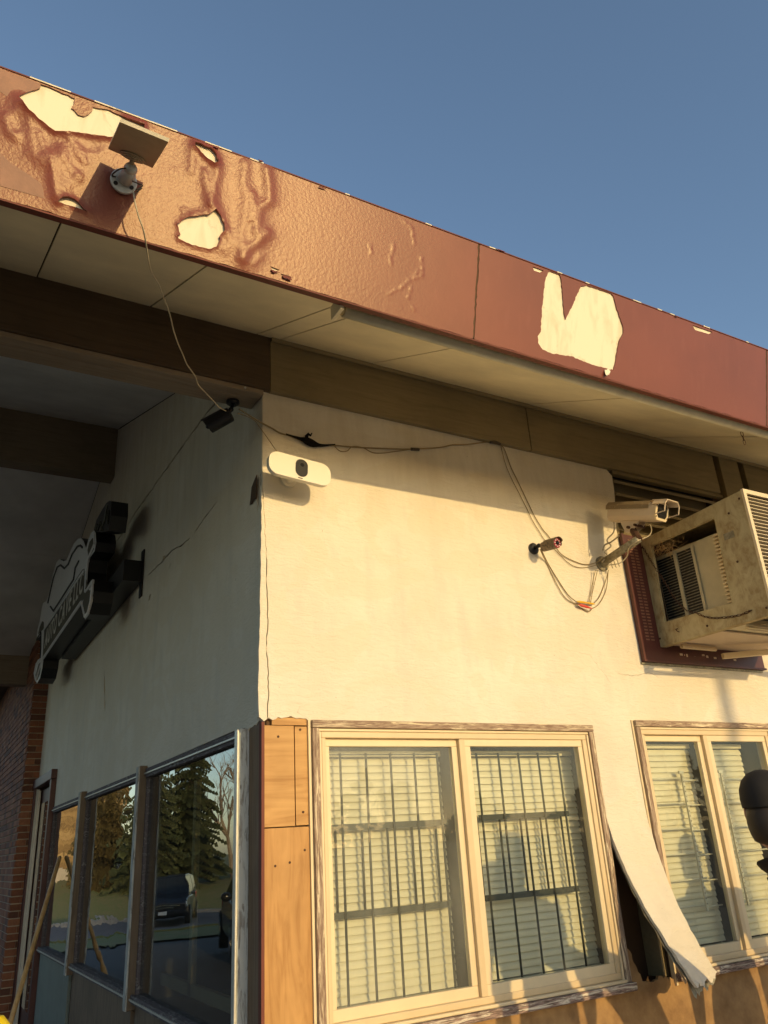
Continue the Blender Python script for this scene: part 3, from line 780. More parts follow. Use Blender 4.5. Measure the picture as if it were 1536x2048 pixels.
sl_ = [slit(cr_([(436, 800), (414, 825), (365, 893), (330, 942), (270, 1026), (248, 1062), (215, 1108)]), .016, 51, .006, .07),
       slit(cr_([(434, 1003), (412, 1032), (387, 1068)]), .010, 52, .004, .04),
       slit(cr_([(380, 1076), (362, 1092), (345, 1100), (320, 1128), (296, 1150)]), .012, 53, .005, .05),
       slit(cr_([(208, 1340), (209, 1380), (210, 1426)]), .034, 54, .004, .06),
       slit(cr_([(342, 1126), (338, 1138)]), .05, 55, .002, .03), slit(cr_([(302, 1188), (297, 1202)]), .05, 56, .002, .03), slit(cr_([(325, 1120), (330, 1112)]), .03, 57, .002, .03), slit(cr_([(352, 1050), (356, 1040)]), .02, 58, .002, .03)]
so2 = shm(so_)
if area2(so2) < 0: so2 = so2[::-1]
o = obj('plaster_wall', sheet(so2, [shm(h) for h in sl_], shf, .022), 'plaster', BLD); recalc(o); o['label'] = 'shaded plaster wall with long diagonal cracks'
cr2 = MB()
for b_ in [(.024, .16, .17, .218, 0, 4.3), (.024, .16, .218, 5.97, 2.245, 4.3), (.024, .16, .218, 5.97, 0, .90), (.03, .16, 2.07, 2.135, .9, 2.25), (.03, .16, 4.155, 4.225, .9, 2.25), (.024, .16, 5.96, 6.02, 0, 2.6), (.024, .16, 6.02, 7.42, 2.6, 4.3), (.03, .16, .0, 8.3, 4.3, 4.34), (.03, .16, 1, 7.4, 4.3, 4.7), (.03, .16, 2, 6.3, 4.7, 5.1), (.03, .16, 3.1, 5.2, 5.1, 5.45), (.03, .16, .4, 7.9, 4.3, 4.45)]: cr2.box(*b_)
obj('wall_core', cr2, 'cavity', BLD)
obj('corner_board', MB().box(.004, .03, .034, .178, .2, 2.26), 'board_stain', BLD, bevel=.003)
# fins between the side windows
for (yy, yw, z0, z1) in ((.18, .035, .2, 2.235), (2.075, .045, .86, 2.262), (4.16, .05, .86, 2.262)):
    fo = obj('window_fin', MB().box(-.048 if yy > 1 else -.044, .03, yy, yy + yw, z0, z1), 'fin_paint' if yy < 1 else 'board_stain', BLD, bevel=.004)
    obj('fin_cap', MB().box(-.060 if yy > 1 else -.055, -.0485 if yy > 1 else -.0445, yy - .004, yy + yw + (.012 if yy > 1 else 0), z0, z1 - .004), 'fin_paint' if yy > 1 else 'metal_pale', fo, bevel=.003)
for k, (y0, y1) in enumerate(((.218, 2.07), (2.135, 4.155), (4.225, 5.96))):
    fm = MB().box(-.012, .05, y0, y1, 2.185, 2.243)
    w_ = obj('window', fm, 'head_dark', BLD, bevel=.003); w_['label'] = ('shaded window nearest the corner', 'middle shaded window with wavy glass', 'shaded window beside the red door')[k]
    obj('head_bead', MB().box(-.022, .05, y0, y1, 2.206, 2.214), 'metal_pale', w_)
    obj('sill', MB().box(-.03, .05, y0 - .02, y1 + .01, .90, .945), 'head_dark', w_, bevel=.003)
    obj('sill_bead', MB().box(-.038, -.031, y0 - .02, y1 + .01, .915, .925), 'metal_pale', w_)
    obj('stile', MB().box(-.004, .05, y0, y0 + .02, .945, 2.185), 'door_red', w_)
    obj('stile', MB().box(-.004, .05, y1 - .02, y1, .945, 2.185), 'head_dark', w_)
    obj('pane', MB().box(.016, .021, y0 + .02, y1 - .02, .945, 2.185), ('glass_side', 'glass_wavy', 'glass_wavy')[k], w_)
    if k == 0:
        fi = MB().box(.10, .13, .5, .55, 1.0, 2.1).box(.10, .13, 1.3, 1.35, 1.0, 2.1).box(.10, .13, .5, 1.9, 1.0, 1.06)
        obj('inner_frame', fi, 'vinyl', w_)
for (y0, y1, mt) in ((.218, 2.06, 'board_stain'), (2.16, 4.15, 'board_stain'), (4.32, 5.96, 'panel_green')):
    obj('apron_board', MB().box(-.002, .024, y0, y1, .05, .898), mt, BLD, bevel=.002)
# door
dr = obj('door', MB().box(.03, .075, 6.10, 7.24, .02, 2.50), 'door_red', BLD)
obj('door_frame', MB().box(-.05, .03, 6.0, 6.09, 0, 2.62).box(-.05, .03, 7.25, 7.36, 0, 2.53).box(-.06, .03, 5.97, 7.40, 2.53, 2.63), 'door_red', dr, bevel=.004)
obj('door_glass', MB().box(.02, .029, 6.25, 7.1, .3, 2.35), 'glass_side', dr)
obj('edge_strip', MB().box(-.03, -.0, 7.22, 7.248, 0, 2.52).box(-.02, .01, 7.16, 7.185, .02, 2.5), 'metal_pale', dr)
obj('door_handle', MB().tube([(.02, 6.2, 1.0), (-.03, 6.2, 1.0), (-.03, 6.2, 1.15), (.02, 6.2, 1.15)], .008), 'metal_pale', dr)
# --- brick wall beyond the door
bw = obj('brick_wall', MB().box(-.158, .16, 7.412, 14.0, 0, 4.6), 'mortar', BLD)
BL, BH, BD = .20, .064, .05
bricks = []
row = 0; z = .01
while z < 4.4:
    bricks.append((Vector((-.120 if row % 2 else -.068, 7.404, z + BH / 2)), 0, .098 if row % 2 else .205, z))
    if row % 2: bricks.append((Vector((-.018, 7.404, z + BH / 2)), 0, .098, z))
    else: pass
    y = 7.40 + (.105 if row % 2 else .0)
    if row % 2 == 0: bricks.append((Vector((-.162, y + .05, z + BH / 2)), 1, .098, z)); y += .108
    while y < 13.6:
        bricks.append((Vector((-.162, y + BL / 2, z + BH / 2)), 1, BL, z)); y += BL + .011
    z += .076; row += 1
bricks.sort(key=lambda q: (q[3] < .7) * 5 + q[0].y)
bme = {}
def brick_mesh(L, ax, mt):
    k = (round(L, 3), ax, mt)
    if k not in bme:
        m_ = MB(); h = Vector((L / 2, .008, BH / 2)) if ax == 0 else Vector((.008, L / 2, BH / 2)); c_ = .004
        m_.box(-h.x, h.x, -h.y, h.y, -h.z, h.z)
        me = bpy.data.meshes.new('brick'); me.from_pydata([tuple(q) for q in m_.v], [], m_.f); me.materials.append(MATS['brick_%d' % mt]); bme[k] = me
    return bme[k]
rr = random.Random(2); rest = MB()
for i, (c_, ax, L, z) in enumerate(bricks):
    mt = rr.choice((0, 0, 1, 2, 1, 3)); j = rr.uniform(-.002, .002)
    q = c_ + (Vector((0, j, 0)) if ax == 0 else Vector((j, 0, 0)))
    if i < 296: inst('brick', brick_mesh(L, ax, mt), q, bw)
    else:
        h = (L / 2, .008, BH / 2) if ax == 0 else (.008, L / 2, BH / 2); rest.cur = mt
        rest.box(q.x - h[0], q.x + h[0], q.y - h[1], q.y + h[1], q.z - h[2], q.z + h[2])
o = obj('far_bricks', rest, ['brick_0', 'brick_1', 'brick_2', 'brick_3'], bw); o['kind'] = 'stuff'
obj('dark_end_cover', MB().box(-1.0, 0, 8.46, 14, 4.40, 4.46).box(-1.0, -.17, 13.9, 14, 2.6, 4.4), 'beam_dark', BLD)  # added slab and end screen, shut out sky so the far end stays dark
# interior so that the panes look into a real, dim room
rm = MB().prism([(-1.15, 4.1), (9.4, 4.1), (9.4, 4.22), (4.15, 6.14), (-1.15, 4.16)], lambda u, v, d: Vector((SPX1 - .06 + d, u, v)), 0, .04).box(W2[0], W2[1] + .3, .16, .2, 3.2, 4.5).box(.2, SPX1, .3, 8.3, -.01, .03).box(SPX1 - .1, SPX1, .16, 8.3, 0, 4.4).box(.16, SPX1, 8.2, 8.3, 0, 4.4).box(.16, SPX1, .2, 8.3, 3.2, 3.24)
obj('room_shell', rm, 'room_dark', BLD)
# ------------------------------------------------------------------ blinds
def blind(x0, x1, z0, z1, y, label, tilt=69):
    t_ = thing('window_blind', ((x0 + x1) / 2, y, z0), label, 'blind', 'slatted blinds behind the front windows')
    obj('head_rail', MB().box(x0, x1, y - .016, y + .016, z1 - .026, z1), 'slat', t_)
    m_ = MB(); n = 5; wd = .038
    for i in range(n + 1):
        s = (i / n - .5) * wd; c_ = .004 * (1 - (2 * i / n - 1) ** 2)
        yy = s * cos(radians(tilt)) - c_ * sin(radians(tilt)); zz = s * sin(radians(tilt)) + c_ * cos(radians(tilt))
        m_.v += [Vector((-(x1 - x0) / 2 + .004, yy, zz)), Vector(((x1 - x0) / 2 - .004, yy, zz))]
    for i in range(n): m_.f.append((2 * i, 2 * i + 1, 2 * i + 3, 2 * i + 2))
    me = bpy.data.meshes.new('slat'); me.from_pydata([tuple(q) for q in m_.v], [], m_.f); me.materials.append(MATS['slat'])
    me.polygons.foreach_set('use_smooth', [True] * len(me.polygons))
    z = z1 - .05; rr = random.Random(int(x0 * 100))
    while z > z0 + .02:
        inst('slat', me, ((x0 + x1) / 2 + rr.uniform(-.002, .002), y, z), t_, rot=(radians(rr.uniform(-4, 4)), radians(rr.uniform(-.25, .25)), 0)); z -= .0335
    obj('bottom_rail', MB().box(x0, x1, y - .014, y + .014, z0, z0 + .016), 'slat', t_)
    cd = MB()
    for f in (.12, .5, .88):
        x = x0 + (x1 - x0) * f; cd.tube([(x, y - .02, z1 - .02), (x, y - .022, z0 + .01)], .0011, 5)
    obj('ladder_cord', cd, 'slat', t_)
    return t_
ga, gb = G1; gc, gd = G2
blind(ga[0] - .02, ga[1] - .005, ga[2] - .03, ga[3] - .01, .135, 'cream slatted blind behind the left pane of the barred window')
blind(gb[0] - .02, wl(1138, 1500, .135)[0], gb[2] - .03, gb[3] - .01, .135, 'cream slatted blind behind the right pane of the barred window')
blind(gc[0] - .01, gc[1] + .02, gc[2] - .03, gc[3] - .005, .12, 'cream slatted blind behind the left pane of the white-rodded window', 70)
blind(gd[0] - .005, gd[1] - .09, gd[2] - .03, gd[3] - .005, .12, 'cream slatted blind behind the right pane of the white-rodded window', 70)

# ------------------------------------------------------------------ dark grilles in the first window
def grille(g, tops, rails, label, off):
    YB = .078
    t_ = thing('window_grille', ((g[0] + g[1]) / 2, YB, g[2]), label, 'grille', 'dark steel window grilles')
    xs_ = [wl(px, 1500, YB)[0] for px in tops]
    zt, zb = g[3] - .035, g[2] - .005
    zr = []
    for (pa, pb) in rails:
        (xa, za), (xb, zb_) = wl(*pa, YB), wl(*pb, YB); z = (za + zb_) / 2; zr.append(z)
        obj('rail', MB().box(max(xa, g[0] - .01), xb, YB - .004, YB + .004, z - .014, z + .014), 'bar_green', t_, bevel=.001)
    obj('rail', MB().box(g[0] - .01, xs_[-1] + .01, YB - .003, YB + .003, zt, zt + .008), 'bar_green', t_)
    for x in xs_:
        obj('bar', MB().cyl((x, YB - .009, zb), (x, YB - .009, zt + .01), .0060, n=8), 'bar_green', t_, smooth=True)
        obj('short_bar', MB().cyl((x - off, YB + .009, zr[1] - .012), (x - off, YB + .009, zr[0] + .012), .0060, n=8), 'bar_green', t_, smooth=True)
    return t_
grille(ga, (678, 729, 778, 825, 871), [((655, 1659), (895, 1642)), ((660, 1834), (903, 1808))], 'dark steel bars behind the left pane, nearest the plywood corner', .030)
grille(gb, (949.5, 993, 1033, 1072, 1112), [((958, 1637), (1137, 1626)), ((972, 1800), (1158, 1774))], 'dark steel bars behind the right pane, beside the torn plaster', .024)
# white rod grilles in the second window
def rod_grille(xp0, xp1, xa, xb, label):
    YB = .075
    t_ = thing('rod_grille', (xp0, YB, 1.2), label, 'grille', 'white rod window grilles')
    zt, zb = wl(1361, 1544, YB)[1], wl(1414, 1822, YB)[1]
    o = obj('post', MB().box(xp0 - .011, xp0 + .011, YB - .006, YB - .002, zb, zt).box(xp0 - .011, xp0 - .007, YB - .014, YB - .006, zb, zt), 'rod_white', t_)
    hm = MB(); z = zt - .03
    while z > zb + .02: hm.cyl((xp0 + .003, YB - .0062, z), (xp0 + .003, YB - .0075, z), .0045, n=8); z -= .028
    obj('peg_holes', hm, 'cavity', t_)['kind'] = 'stuff'
    for py in (1556, 1606, 1657, 1708, 1761, 1815):
        z = wl(1365, py, YB)[1]
        obj('rod', MB().cyl((xa, YB, z), (xp0 + .05, YB, z), .0048, n=8), 'rod_white', t_, smooth=True)
        obj('rod', MB().cyl((xp0 + .02, YB + .008, z - .014), (xb, YB + .008, z - .014), .0042, n=8), 'rod_white', t_, smooth=True)
    obj('clip', MB().box(xp0 - .028, xp0 + .010, YB - .015, YB - .003, zt - .012, zt + .006), 'rod_white', t_)
rod_grille(wl(1361, 1544, .075)[0], 0, gc[0] - .01, gc[1] + .01, 'white rods and slotted post left of the mullion in the right window')
rod_grille(wl(1440, 1544, .075)[0], 0, gd[0] - .005, gd[1], 'white rods and slotted post right of the mullion, by the black cap')

# ------------------------------------------------------------------ round pipe under the roof edge
t_ = thing('round_pipe', sof(-.05, -1.03, -.05), 'cream round pipe running under the red roof edge from its end bracket', 'pipe')
PY = -1.035
obj('pipe', MB().cyl(sof(-.035, PY, -.034), sof(SPX1, PY, -.034), .029, n=20), 'pipe_cream', t_, smooth=True)
obj('end_bracket', MB().box(-.078, -.060, PY - .05, PY + .04, sof(0, PY, -.07).z, sof(0, PY, .0).z), 'soffit_paint', t_, bevel=.002)
obj('end_cap', MB().cyl(sof(-.060, PY, -.034), sof(-.032, PY, -.034), .022, n=16), 'cage_paint', t_)
lp = MB(); rr = random.Random(9); x = -.02
while x < 4.2:
    L = rr.uniform(.02, .09); lp.obox(sof(x, PY + .034, -.046 + rr.uniform(-.003, .003)), (L / 2, 0, 0), (0, .004, 0), (0, 0, .004)); x += L + rr.uniform(.0, .03)
obj('caulk_bead', lp, 'board_cream', t_)['kind'] = 'stuff'

# ------------------------------------------------------------------ solar panel on the roof edge
base = ff(*fpx(246, 366), -.006)
t_ = thing('solar_panel', base, 'small flat solar panel on a swivel mount fixed to the peeling red roof edge', 'solar panel')
# plate facing the sun, seen from behind
pc = [(240, 244), (337, 284), (305, 336), (216, 298)]
PD = Vector((-.2, -1.44, 4.10))
pn = Vector((.10, -.52, .85)).normalized()
c0 = on(276, 291, 1, -1.42)
q = [onpl(px, py, c0, pn) for px, py in pc]
m_ = MB(); th = pn * .012
m_.cur = 0; m_.add(q, [(0, 1, 2, 3)]); m_.cur = 1
m_.add([p_ + th for p_ in q] + q, [(3, 2, 1, 0), (0, 1, 5, 4), (1, 2, 6, 5), (2, 3, 7, 6), (3, 0, 4, 7)])
recalc(obj('panel_plate', m_, ['panel_back', 'panel_edge'], t_))
ce_ = sum(q, Vector()) / 4
m_ = MB(); m_.add([ce_ + (p_ - ce_) * .93 + th * 1.05 for p_ in q], [(0, 1, 2, 3)]); obj('solar_cells', m_, 'solar_cell', t_)
hub = onpl(266, 313, c0, pn)
hm = MB()
for k in range(4): hm.cyl(hub - pn * (.002 + .003 * k), hub - pn * (.005 + .003 * k), .045 - .011 * k, n=24)
obj('hub', hm, 'panel_back', t_, smooth=False)
kn = base - FN * -.05 + Vector((.02, 0, .035))
kn = base + FN * .045 + Vector((.012, 0, .02))
obj('mount_disc', MB().cyl(base, base + FN * .012, .047, n=32), 'metal_pale', t_, bevel=.002)
hol = MB()
ux = Vector((1, 0, 0))
for an in (100, 215, 330): 
    d_ = ux * cos(radians(an)) * .033 + FV * sin(radians(an)) * .033; obj('bolt_head', MB().cyl(base + d_ + FN * .0121, base + d_ + FN * .0135, .008, n=12), 'black_plastic', t_)
obj('swivel', MB().tube([base + FN * .010, kn, kn + (hub - kn) * .25], [.028, .024, .020], 16).ell(kn + (hub - kn) * .25, .024, .024, .024), 'metal_pale', t_, smooth=True)
obj('swivel_nut', MB().cyl(kn + (hub - kn) * .25, kn + (hub - kn) * .5, .018, .013, 8), 'galvanised', t_)
obj('arm', MB().cyl(kn + (hub - kn) * .45, hub, .009, n=10), 'galvanised', t_)
lw = MB().tube(spline([kn + (hub - kn) * .3, on(240, 338, 1, -1.25), on(224, 350, 1, -1.20), base + FN * .02 + ux * -.03], 6), .003, 6)
lw.tube(spline([base + FN * .03 + ux * .02, on(278, 368, 1, -1.23), on(285, 372, 1, -1.22), on(272, 380, 1, -1.22), on(284, 376, 1, -1.22), on(268, 388, 1, -1.21)], 6), .0025, 6)
obj('loose_lead', lw, 'wire_dark', t_)

# wire that hangs from it to the black camera
pth = [(266, 380, -1.235), (270, 405, -1.235), (278, 435, -1.215), (288, 465, -1.18), (297, 520, -1.05), (303, 545, -.98), (318, 570, -.9), (331, 605, -.8), (340, 630, -.73), (347, 660, -.65), (357, 690, -.57), (364, 705, -.52), (372, 725, -.46), (378, 735, -.42), (390, 752, -.36), (397, 770, -.31), (408, 782, -.26), (425, 800, -.17), (438, 814, -.11), (452, 822, -.06)]
tag(obj('hanging_wire', MB().tube(spline([on(a, b_, 1, y) for a, b_, y in pth], 4), .0030, 6), 'wire_pale', smooth=True), 'thin pale wire hanging from the solar panel down to the black camera', 'wire')

# ------------------------------------------------------------------ bullet cameras
def bullet(name, basep, bn, knee, a, b_, r, lab, mts, hood=.02):
    t_ = thing(name, basep, lab, 'camera')
    basep, bn, knee, a, b_ = map(Vector, (basep, bn, knee, a, b_)); d = (b_ - a).normalized()
    obj('mount_base', MB().tube([basep, basep + bn * .012, basep + bn * .020], [.036, .036, .026], 24), mts[0], t_, smooth=False)
    obj('bracket_arm', MB().tube([basep + bn * .015, knee, a + d * .02], [.011, .010, .010], 12).ell(knee, .014, .014, .014), mts[0], t_, smooth=True)
    obj('camera_body', MB().tube([a, a + d * .004, a + (b_ - a) * .85, b_], [r * .8, r * .97, r, r], 24), mts[1], t_, smooth=False, bevel=.0)
    up = Vector((0, 0, 1)); up = (up - d * up.dot(d)).normalized(); sd = d.cross(up)
    hm = MB(); n = 14
    for k in range(n + 1):
        an = radians(-105 + 210 * k / n); v_ = up * cos(an) + sd * sin(an)
        for (s, rr_) in ((0.25, r * 1.10), (1.0 + hood / (b_ - a).length * (1.0 if abs(an) < 1.2 else .3), r * 1.10), (0.25, r * 1.18), (1.0 + hood / (b_ - a).length * (1.0 if abs(an) < 1.2 else .3), r * 1.18)):
            hm.v.append(a + (b_ - a) * s + v_ * rr_)
    for k in range(n):
        o_ = k * 4; hm.f += [(o_, o_ + 1, o_ + 5, o_ + 4), (o_ + 2, o_ + 6, o_ + 7, o_ + 3), (o_ + 1, o_ + 3, o_ + 7, o_ + 5)]
    hm.mi = [0] * len(hm.f)
    obj('sun_hood', hm, mts[1], t_, smooth=False)
    obj('front_ring', MB().cyl(b_ - d * .002, b_ + d * .002, r * .96, n=24), mts[2], t_)
    obj('lens', MB().cyl(b_, b_ + d * .005, r * .42, n=20).ell(b_ + d * .004, r * .36, r * .36, r * .36), 'lens_glass', t_, smooth=True)
    leds = MB()
    for k in range(8):
        v_ = up * cos(k * pi / 4) + sd * sin(k * pi / 4); leds.cyl(b_ + v_ * r * .68, b_ + v_ * r * .68 + d * .0045, r * .13, n=8)
    obj('infrared_leds', leds, 'metal_pale' if mts[2] != 'black_plastic' else 'lens_glass', t_)
    return t_
cb = on(466, 803, 2, 3.954)
ca, cbb = on(462, 828, 1, cb.y - .02), on(418, 852, 1, cb.y + .06)
bullet('bullet_camera', cb, (0, 0, -1), cb + Vector((-.012, -.005, -.055)), ca, cbb, .042, 'black bullet camera under the dark beam, pointing down into the carport', ('black_plastic', 'black_plastic', 'black_plastic'))
wb = on(1066, 1098, 1, 0)
bullet('bullet_camera', wb, (0, -1, 0), wb + Vector((.010, -.045, .008)), on(1086, 1094, 1, -.075), on(1114, 1086, 1, -.185), .031, 'brown mottled bullet camera with red lens ring on the sunlit wall', ('black_plastic', 'camo', 'red_lens'))

# ------------------------------------------------------------------ floodlight camera
fc = on(601, 937, 1, -.19)
t_ = thing('floodlight_camera', (fc.x, -.02, fc.z - .09), 'white oblong floodlight camera with black oval lens beside the building corner', 'camera')
Y_ = -.19
q = [on(*p_, 1, Y_) for p_ in ((540, 905), (662, 936), (662, 972), (538, 945))]
ux = (on(655, 945, 1, Y_) - on(545, 916, 1, Y_)); hw = (on(662, 952, 1, Y_) - on(538, 923, 1, Y_)).length / 2
ux = Vector((ux.x, .0, ux.z)).normalized(); uz = Vector((-ux.z * 1, 0, ux.x))
hh = .066
def rrect(w_, h_, r, n=7):
    out = []
    for (cx_, cy_, a0) in ((w_ - r, h_ - r, 0), (-w_ + r, h_ - r, 90), (-w_ + r, -h_ + r, 180), (w_ - r, -h_ + r, 270)):
        out += [(cx_ + r * cos(radians(a0 + 90 * k / n)), cy_ + r * sin(radians(a0 + 90 * k / n))) for k in range(n + 1)]
    return out
tl = Vector((0, -.10, 0))
def ffl(u, v, d): return fc + ux * u + uz * v + Vector((0, d + .10 * (v + 0), 0))
pr_ = rrect(hw, hh, .052)
o = obj('light_body', MB().prism(pr_, ffl, 0, .03), 'white_plastic', t_, bevel=.008, smooth=False); recalc(o)
o = obj('lens_oval', MB().prism(rrect(.033, .051, .0325, 10), lambda u, v, d: ffl(u + .006, v + .004, -.004 + d), 0, .02), 'black_plastic', t_, bevel=.004); recalc(o)
obj('camera_lens', MB().cyl(ffl(.008, .022, -.006), ffl(.008, .022, .0), .011, n=20), 'lens_glass', t_, bevel=.002)
obj('sensor_slot', MB().obox(ffl(.0, -.057, -.0005), ux * .012, uz * .0018, (0, .002, 0)), 'black_plastic', t_)
wm = Vector((fc.x + .01, 0, fc.z + .02))
obj('bracket', MB().tube([ffl(.01, .0, .03), wm + Vector((.0, -.07, .0)), wm], [.020, .020, .030], 16).cyl(wm, wm + Vector((0, -.02, 0)), .045, n=24), 'white_plastic', t_, smooth=False)
tag(obj('floodlight_wire', MB().tube(spline([on(475, 826, 1, -.05), on(492, 832, 1, -.04), on(510, 842, 1, -.03), on(522, 858, 1, -.02), on(538, 880, 1, -.03), on(553, 902, 1, -.14)], 5), .0025, 6), 'wire_tan', smooth=True), 'thin tan wire from the black camera down to the white floodlight', 'wire')

# ------------------------------------------------------------------ cables on the sunlit wall
def wpath(l, y=-.008): return spline([on(a, b_, 1, y if len(r_) == 0 else r_[0]) for a, b_, *r_ in l], 5)
t_ = thing('wall_cable', on(700, 893, 1, -.008), 'tan cable strung along the wall under the frieze board, with a knot of black tape', 'cable')
obj('cable', MB().tube(wpath([(478, 818, -.045), (500, 832, -.03), (522, 845), (545, 857), (560, 866), (580, 872), (610, 884), (640, 890), (668, 891), (720, 895), (790, 898), (830, 898), (880, 895), (905, 890), (935, 889), (975, 884), (990, 886)]), .0042, 7), 'wire_tan', t_, smooth=True)
obj('loose_loop', MB().tube(wpath([(668, 891), (680, 902), (694, 902), (705, 893), (725, 895), (745, 905), (765, 906), (790, 903), (825, 898)]), .0028, 6), 'wire_tan', t_, smooth=True)
m_ = MB().tube(wpath([(572, 868, -.012), (596, 876, -.016), (612, 881, -.02), (628, 888, -.022), (645, 891, -.018), (670, 889, -.012)]), [.004, .004, .005, .005, .007, .008, .009, .011, .013, .016, .019, .021, .021, .021, .020, .018, .015, .013, .010, .009, .008, .007, .006, .005, .004, .004], 10)
m_.tube([on(614, 880, 1, -.022), on(613, 872, 1, -.028), on(617, 868, 1, -.034), on(621, 871, 1, -.036), on(624, 866, 1, -.038)], [.011, .010, .009, .006, .003], 8)
obj('tape_knot', m_, 'tape', t_, smooth=True)
obj('splice', MB().tube(wpath([(822, 898, -.01), (838, 899, -.01)]), .009, 8).tube(wpath([(980, 884, -.02), (990, 884, -.026), (1000, 888, -.02)]), .010, 8), 'wire_dark', t_, smooth=True)
tag(obj('drop_cable', MB().tube(wpath([(1000, 888), (1008, 897), (1015, 915), (1022, 935), (1033, 957), (1043, 978), (1055, 1003), (1068, 1030), (1085, 1058), (1097, 1072), (1112, 1095), (1125, 1110), (1150, 1123), (1172, 1129), (1195, 1124, -.03), (1207, 1115, -.06)]), .0030, 6), 'wire_tan', smooth=True), 'tan cable dropping from the frieze past the mottled camera to the camera bracket', 'cable')
tag(obj('drop_cable', MB().tube(wpath([(1002, 892), (1010, 925), (1022, 955), (1040, 990), (1055, 1020), (1066, 1043), (1078, 1062), (1088, 1078), (1100, 1090), (1118, 1108), (1140, 1128), (1158, 1135), (1178, 1134), (1200, 1128, -.05)]), .0022, 6), 'wire_tan', smooth=True), 'thinner second cable hanging left of the tan drop cable', 'cable')
t_ = thing('splice_cable', on(1165, 1210, 1, -.03), 'looped camera lead joined by yellow and red connectors below the mottled camera', 'cable')
obj('lead', MB().tube(wpath([(1082, 1098, -.07), (1095, 1125), (1113, 1155), (1135, 1188), (1152, 1203, -.02), (1160, 1206, -.02)]), .0032, 6).tube(wpath([(1080, 1098, -.06), (1090, 1120), (1112, 1165), (1130, 1195), (1150, 1208), (1175, 1223), (1183, 1218)]), .0028, 6).tube(wpath([(1186, 1208, -.02), (1198, 1195), (1210, 1165), (1217, 1140, -.05)]), .0026, 6).tube(wpath([(1184, 1217, -.02), (1198, 1208), (1212, 1180), (1216, 1145, -.05)]), .0026, 6).tube(wpath([(1181, 1205, -.02), (1187, 1175), (1195, 1140, -.03)]), .0024, 6).tube(wpath([(1178, 1208, -.02), (1182, 1180), (1191, 1140, -.03)]), .0024, 6), 'wire_tan', t_, smooth=True)
a, b_ = on(1154, 1203, 1, -.022), on(1189, 1208, 1, -.022)
obj('yellow_connector', MB().tube([a, a.lerp(b_, .15), a.lerp(b_, .45), a.lerp(b_, .5), a.lerp(b_, .9), b_], [.003, .007, .007, .005, .0065, .003], 10), 'conn_yellow', t_, smooth=True)
a, b_ = on(1157, 1209, 1, -.03), on(1184, 1217, 1, -.03)
obj('red_connector', MB().tube([a, a.lerp(b_, .2), a.lerp(b_, .6), b_], [.003, .009, .008, .003], 10), 'conn_red', t_, smooth=True)

# ------------------------------------------------------------------ large camera housing on a bracket
t_ = thing('housing_camera', on(1205, 1118, 1, 0), 'large weathered cream camera housing on a bracket left of the air conditioner', 'camera')
fr_c = on(1322, 1024, 1, -.48)
d = Vector((.10, -.95, -.33)).normalized(); sd = d.cross(Vector((0, 0, 1))).normalized(); up = sd.cross(d).normalized()
W_, H_ = .062, .055
bk2 = fr_c - d * .36
prof = [(-W_, -H_ * .55), (-W_ * .72, -H_), (W_ * .72, -H_), (W_, -H_ * .55), (W_, H_ * .62), (W_ * .72, H_), (-W_ * .72, H_), (-W_, H_ * .62)]
o = obj('housing_body', MB().prism(prof, lambda u, v, e: bk2 + sd * u + up * v + d * e, 0, .36), 'housing_paint', t_, bevel=.004); recalc(o)
tp = [(-W_ * 1.10, H_ * .25), (-W_ * 1.10, H_ * .72), (-W_ * .78, H_ * 1.16), (W_ * .78, H_ * 1.16), (W_ * 1.10, H_ * .72), (W_ * 1.10, H_ * .25), (W_ * 1.06, H_ * .25), (W_ * 1.06, H_ * .70), (W_ * .76, H_ * 1.10), (-W_ * .76, H_ * 1.10), (-W_ * 1.06, H_ * .70), (-W_ * 1.06, H_ * .25)]
o = obj('sun_shield', MB().prism(tp, lambda u, v, e: bk2 + sd * u + up * v + d * e, -.01, .315), 'housing_top', t_); recalc(o)
hp = [(u * 1.0, v) for u, v in tp]
vis = MB(); rim = [(-W_ * 1.1, -H_ * .1), (-W_ * 1.1, H_ * .75), (-W_ * .8, H_ * 1.2), (W_ * .8, H_ * 1.2), (W_ * 1.1, H_ * .75), (W_ * 1.1, -H_ * .1)]
vis.tube([fr_c + sd * u + up * v + d * .075 for u, v in rim], .0035, 6)
for u, v in (rim[0], rim[-1]): vis.tube([fr_c + sd * u + up * v + d * .075, fr_c + sd * u + up * (v - .02) + d * .0], .0035, 6)
for u, v in (rim[2], rim[3]): vis.tube([fr_c + sd * u + up * v + d * .075, fr_c + sd * u + up * v - d * .03], .0035, 6)
obj('visor_wire', vis, 'housing_paint', t_)
vp = MB(); vp.prism([(u * .99, v) for u, v in rim[1:5]] + [(u * .95, v - .003) for u, v in rim[4:0:-1]], lambda u, v, e: fr_c + sd * u + up * v + d * e, -.02, .074)
o = obj('visor', vp, 'housing_paint', t_); recalc(o)
ring = MB().prism([(u * 1.02, v * 1.02) for u, v in prof], lambda u, v, e: fr_c + sd * u + up * v + d * e, -.004, .008)
o = obj('front_frame', ring, 'vinyl_pale', t_, bevel=.002); recalc(o)
o = obj('front_glass', MB().prism([(u * .74, v * .78 + .003) for u, v in prof], lambda u, v, e: fr_c + sd * u + up * v + d * e, .0075, .0095), 'lens_glass', t_); recalc(o)
for u, v in ((-.86, -.62), (.86, -.62), (-.86, .62), (.86, .62)): obj('screw_head', MB().cyl(fr_c + sd * (u * W_) + up * (v * H_) + d * .008, fr_c + sd * (u * W_) + up * (v * H_) + d * .011, .0045, n=8), 'rust', t_)
wallp = on(1203, 1128, 1, 0); tipb = on(1277, 1078, 1, -.36)
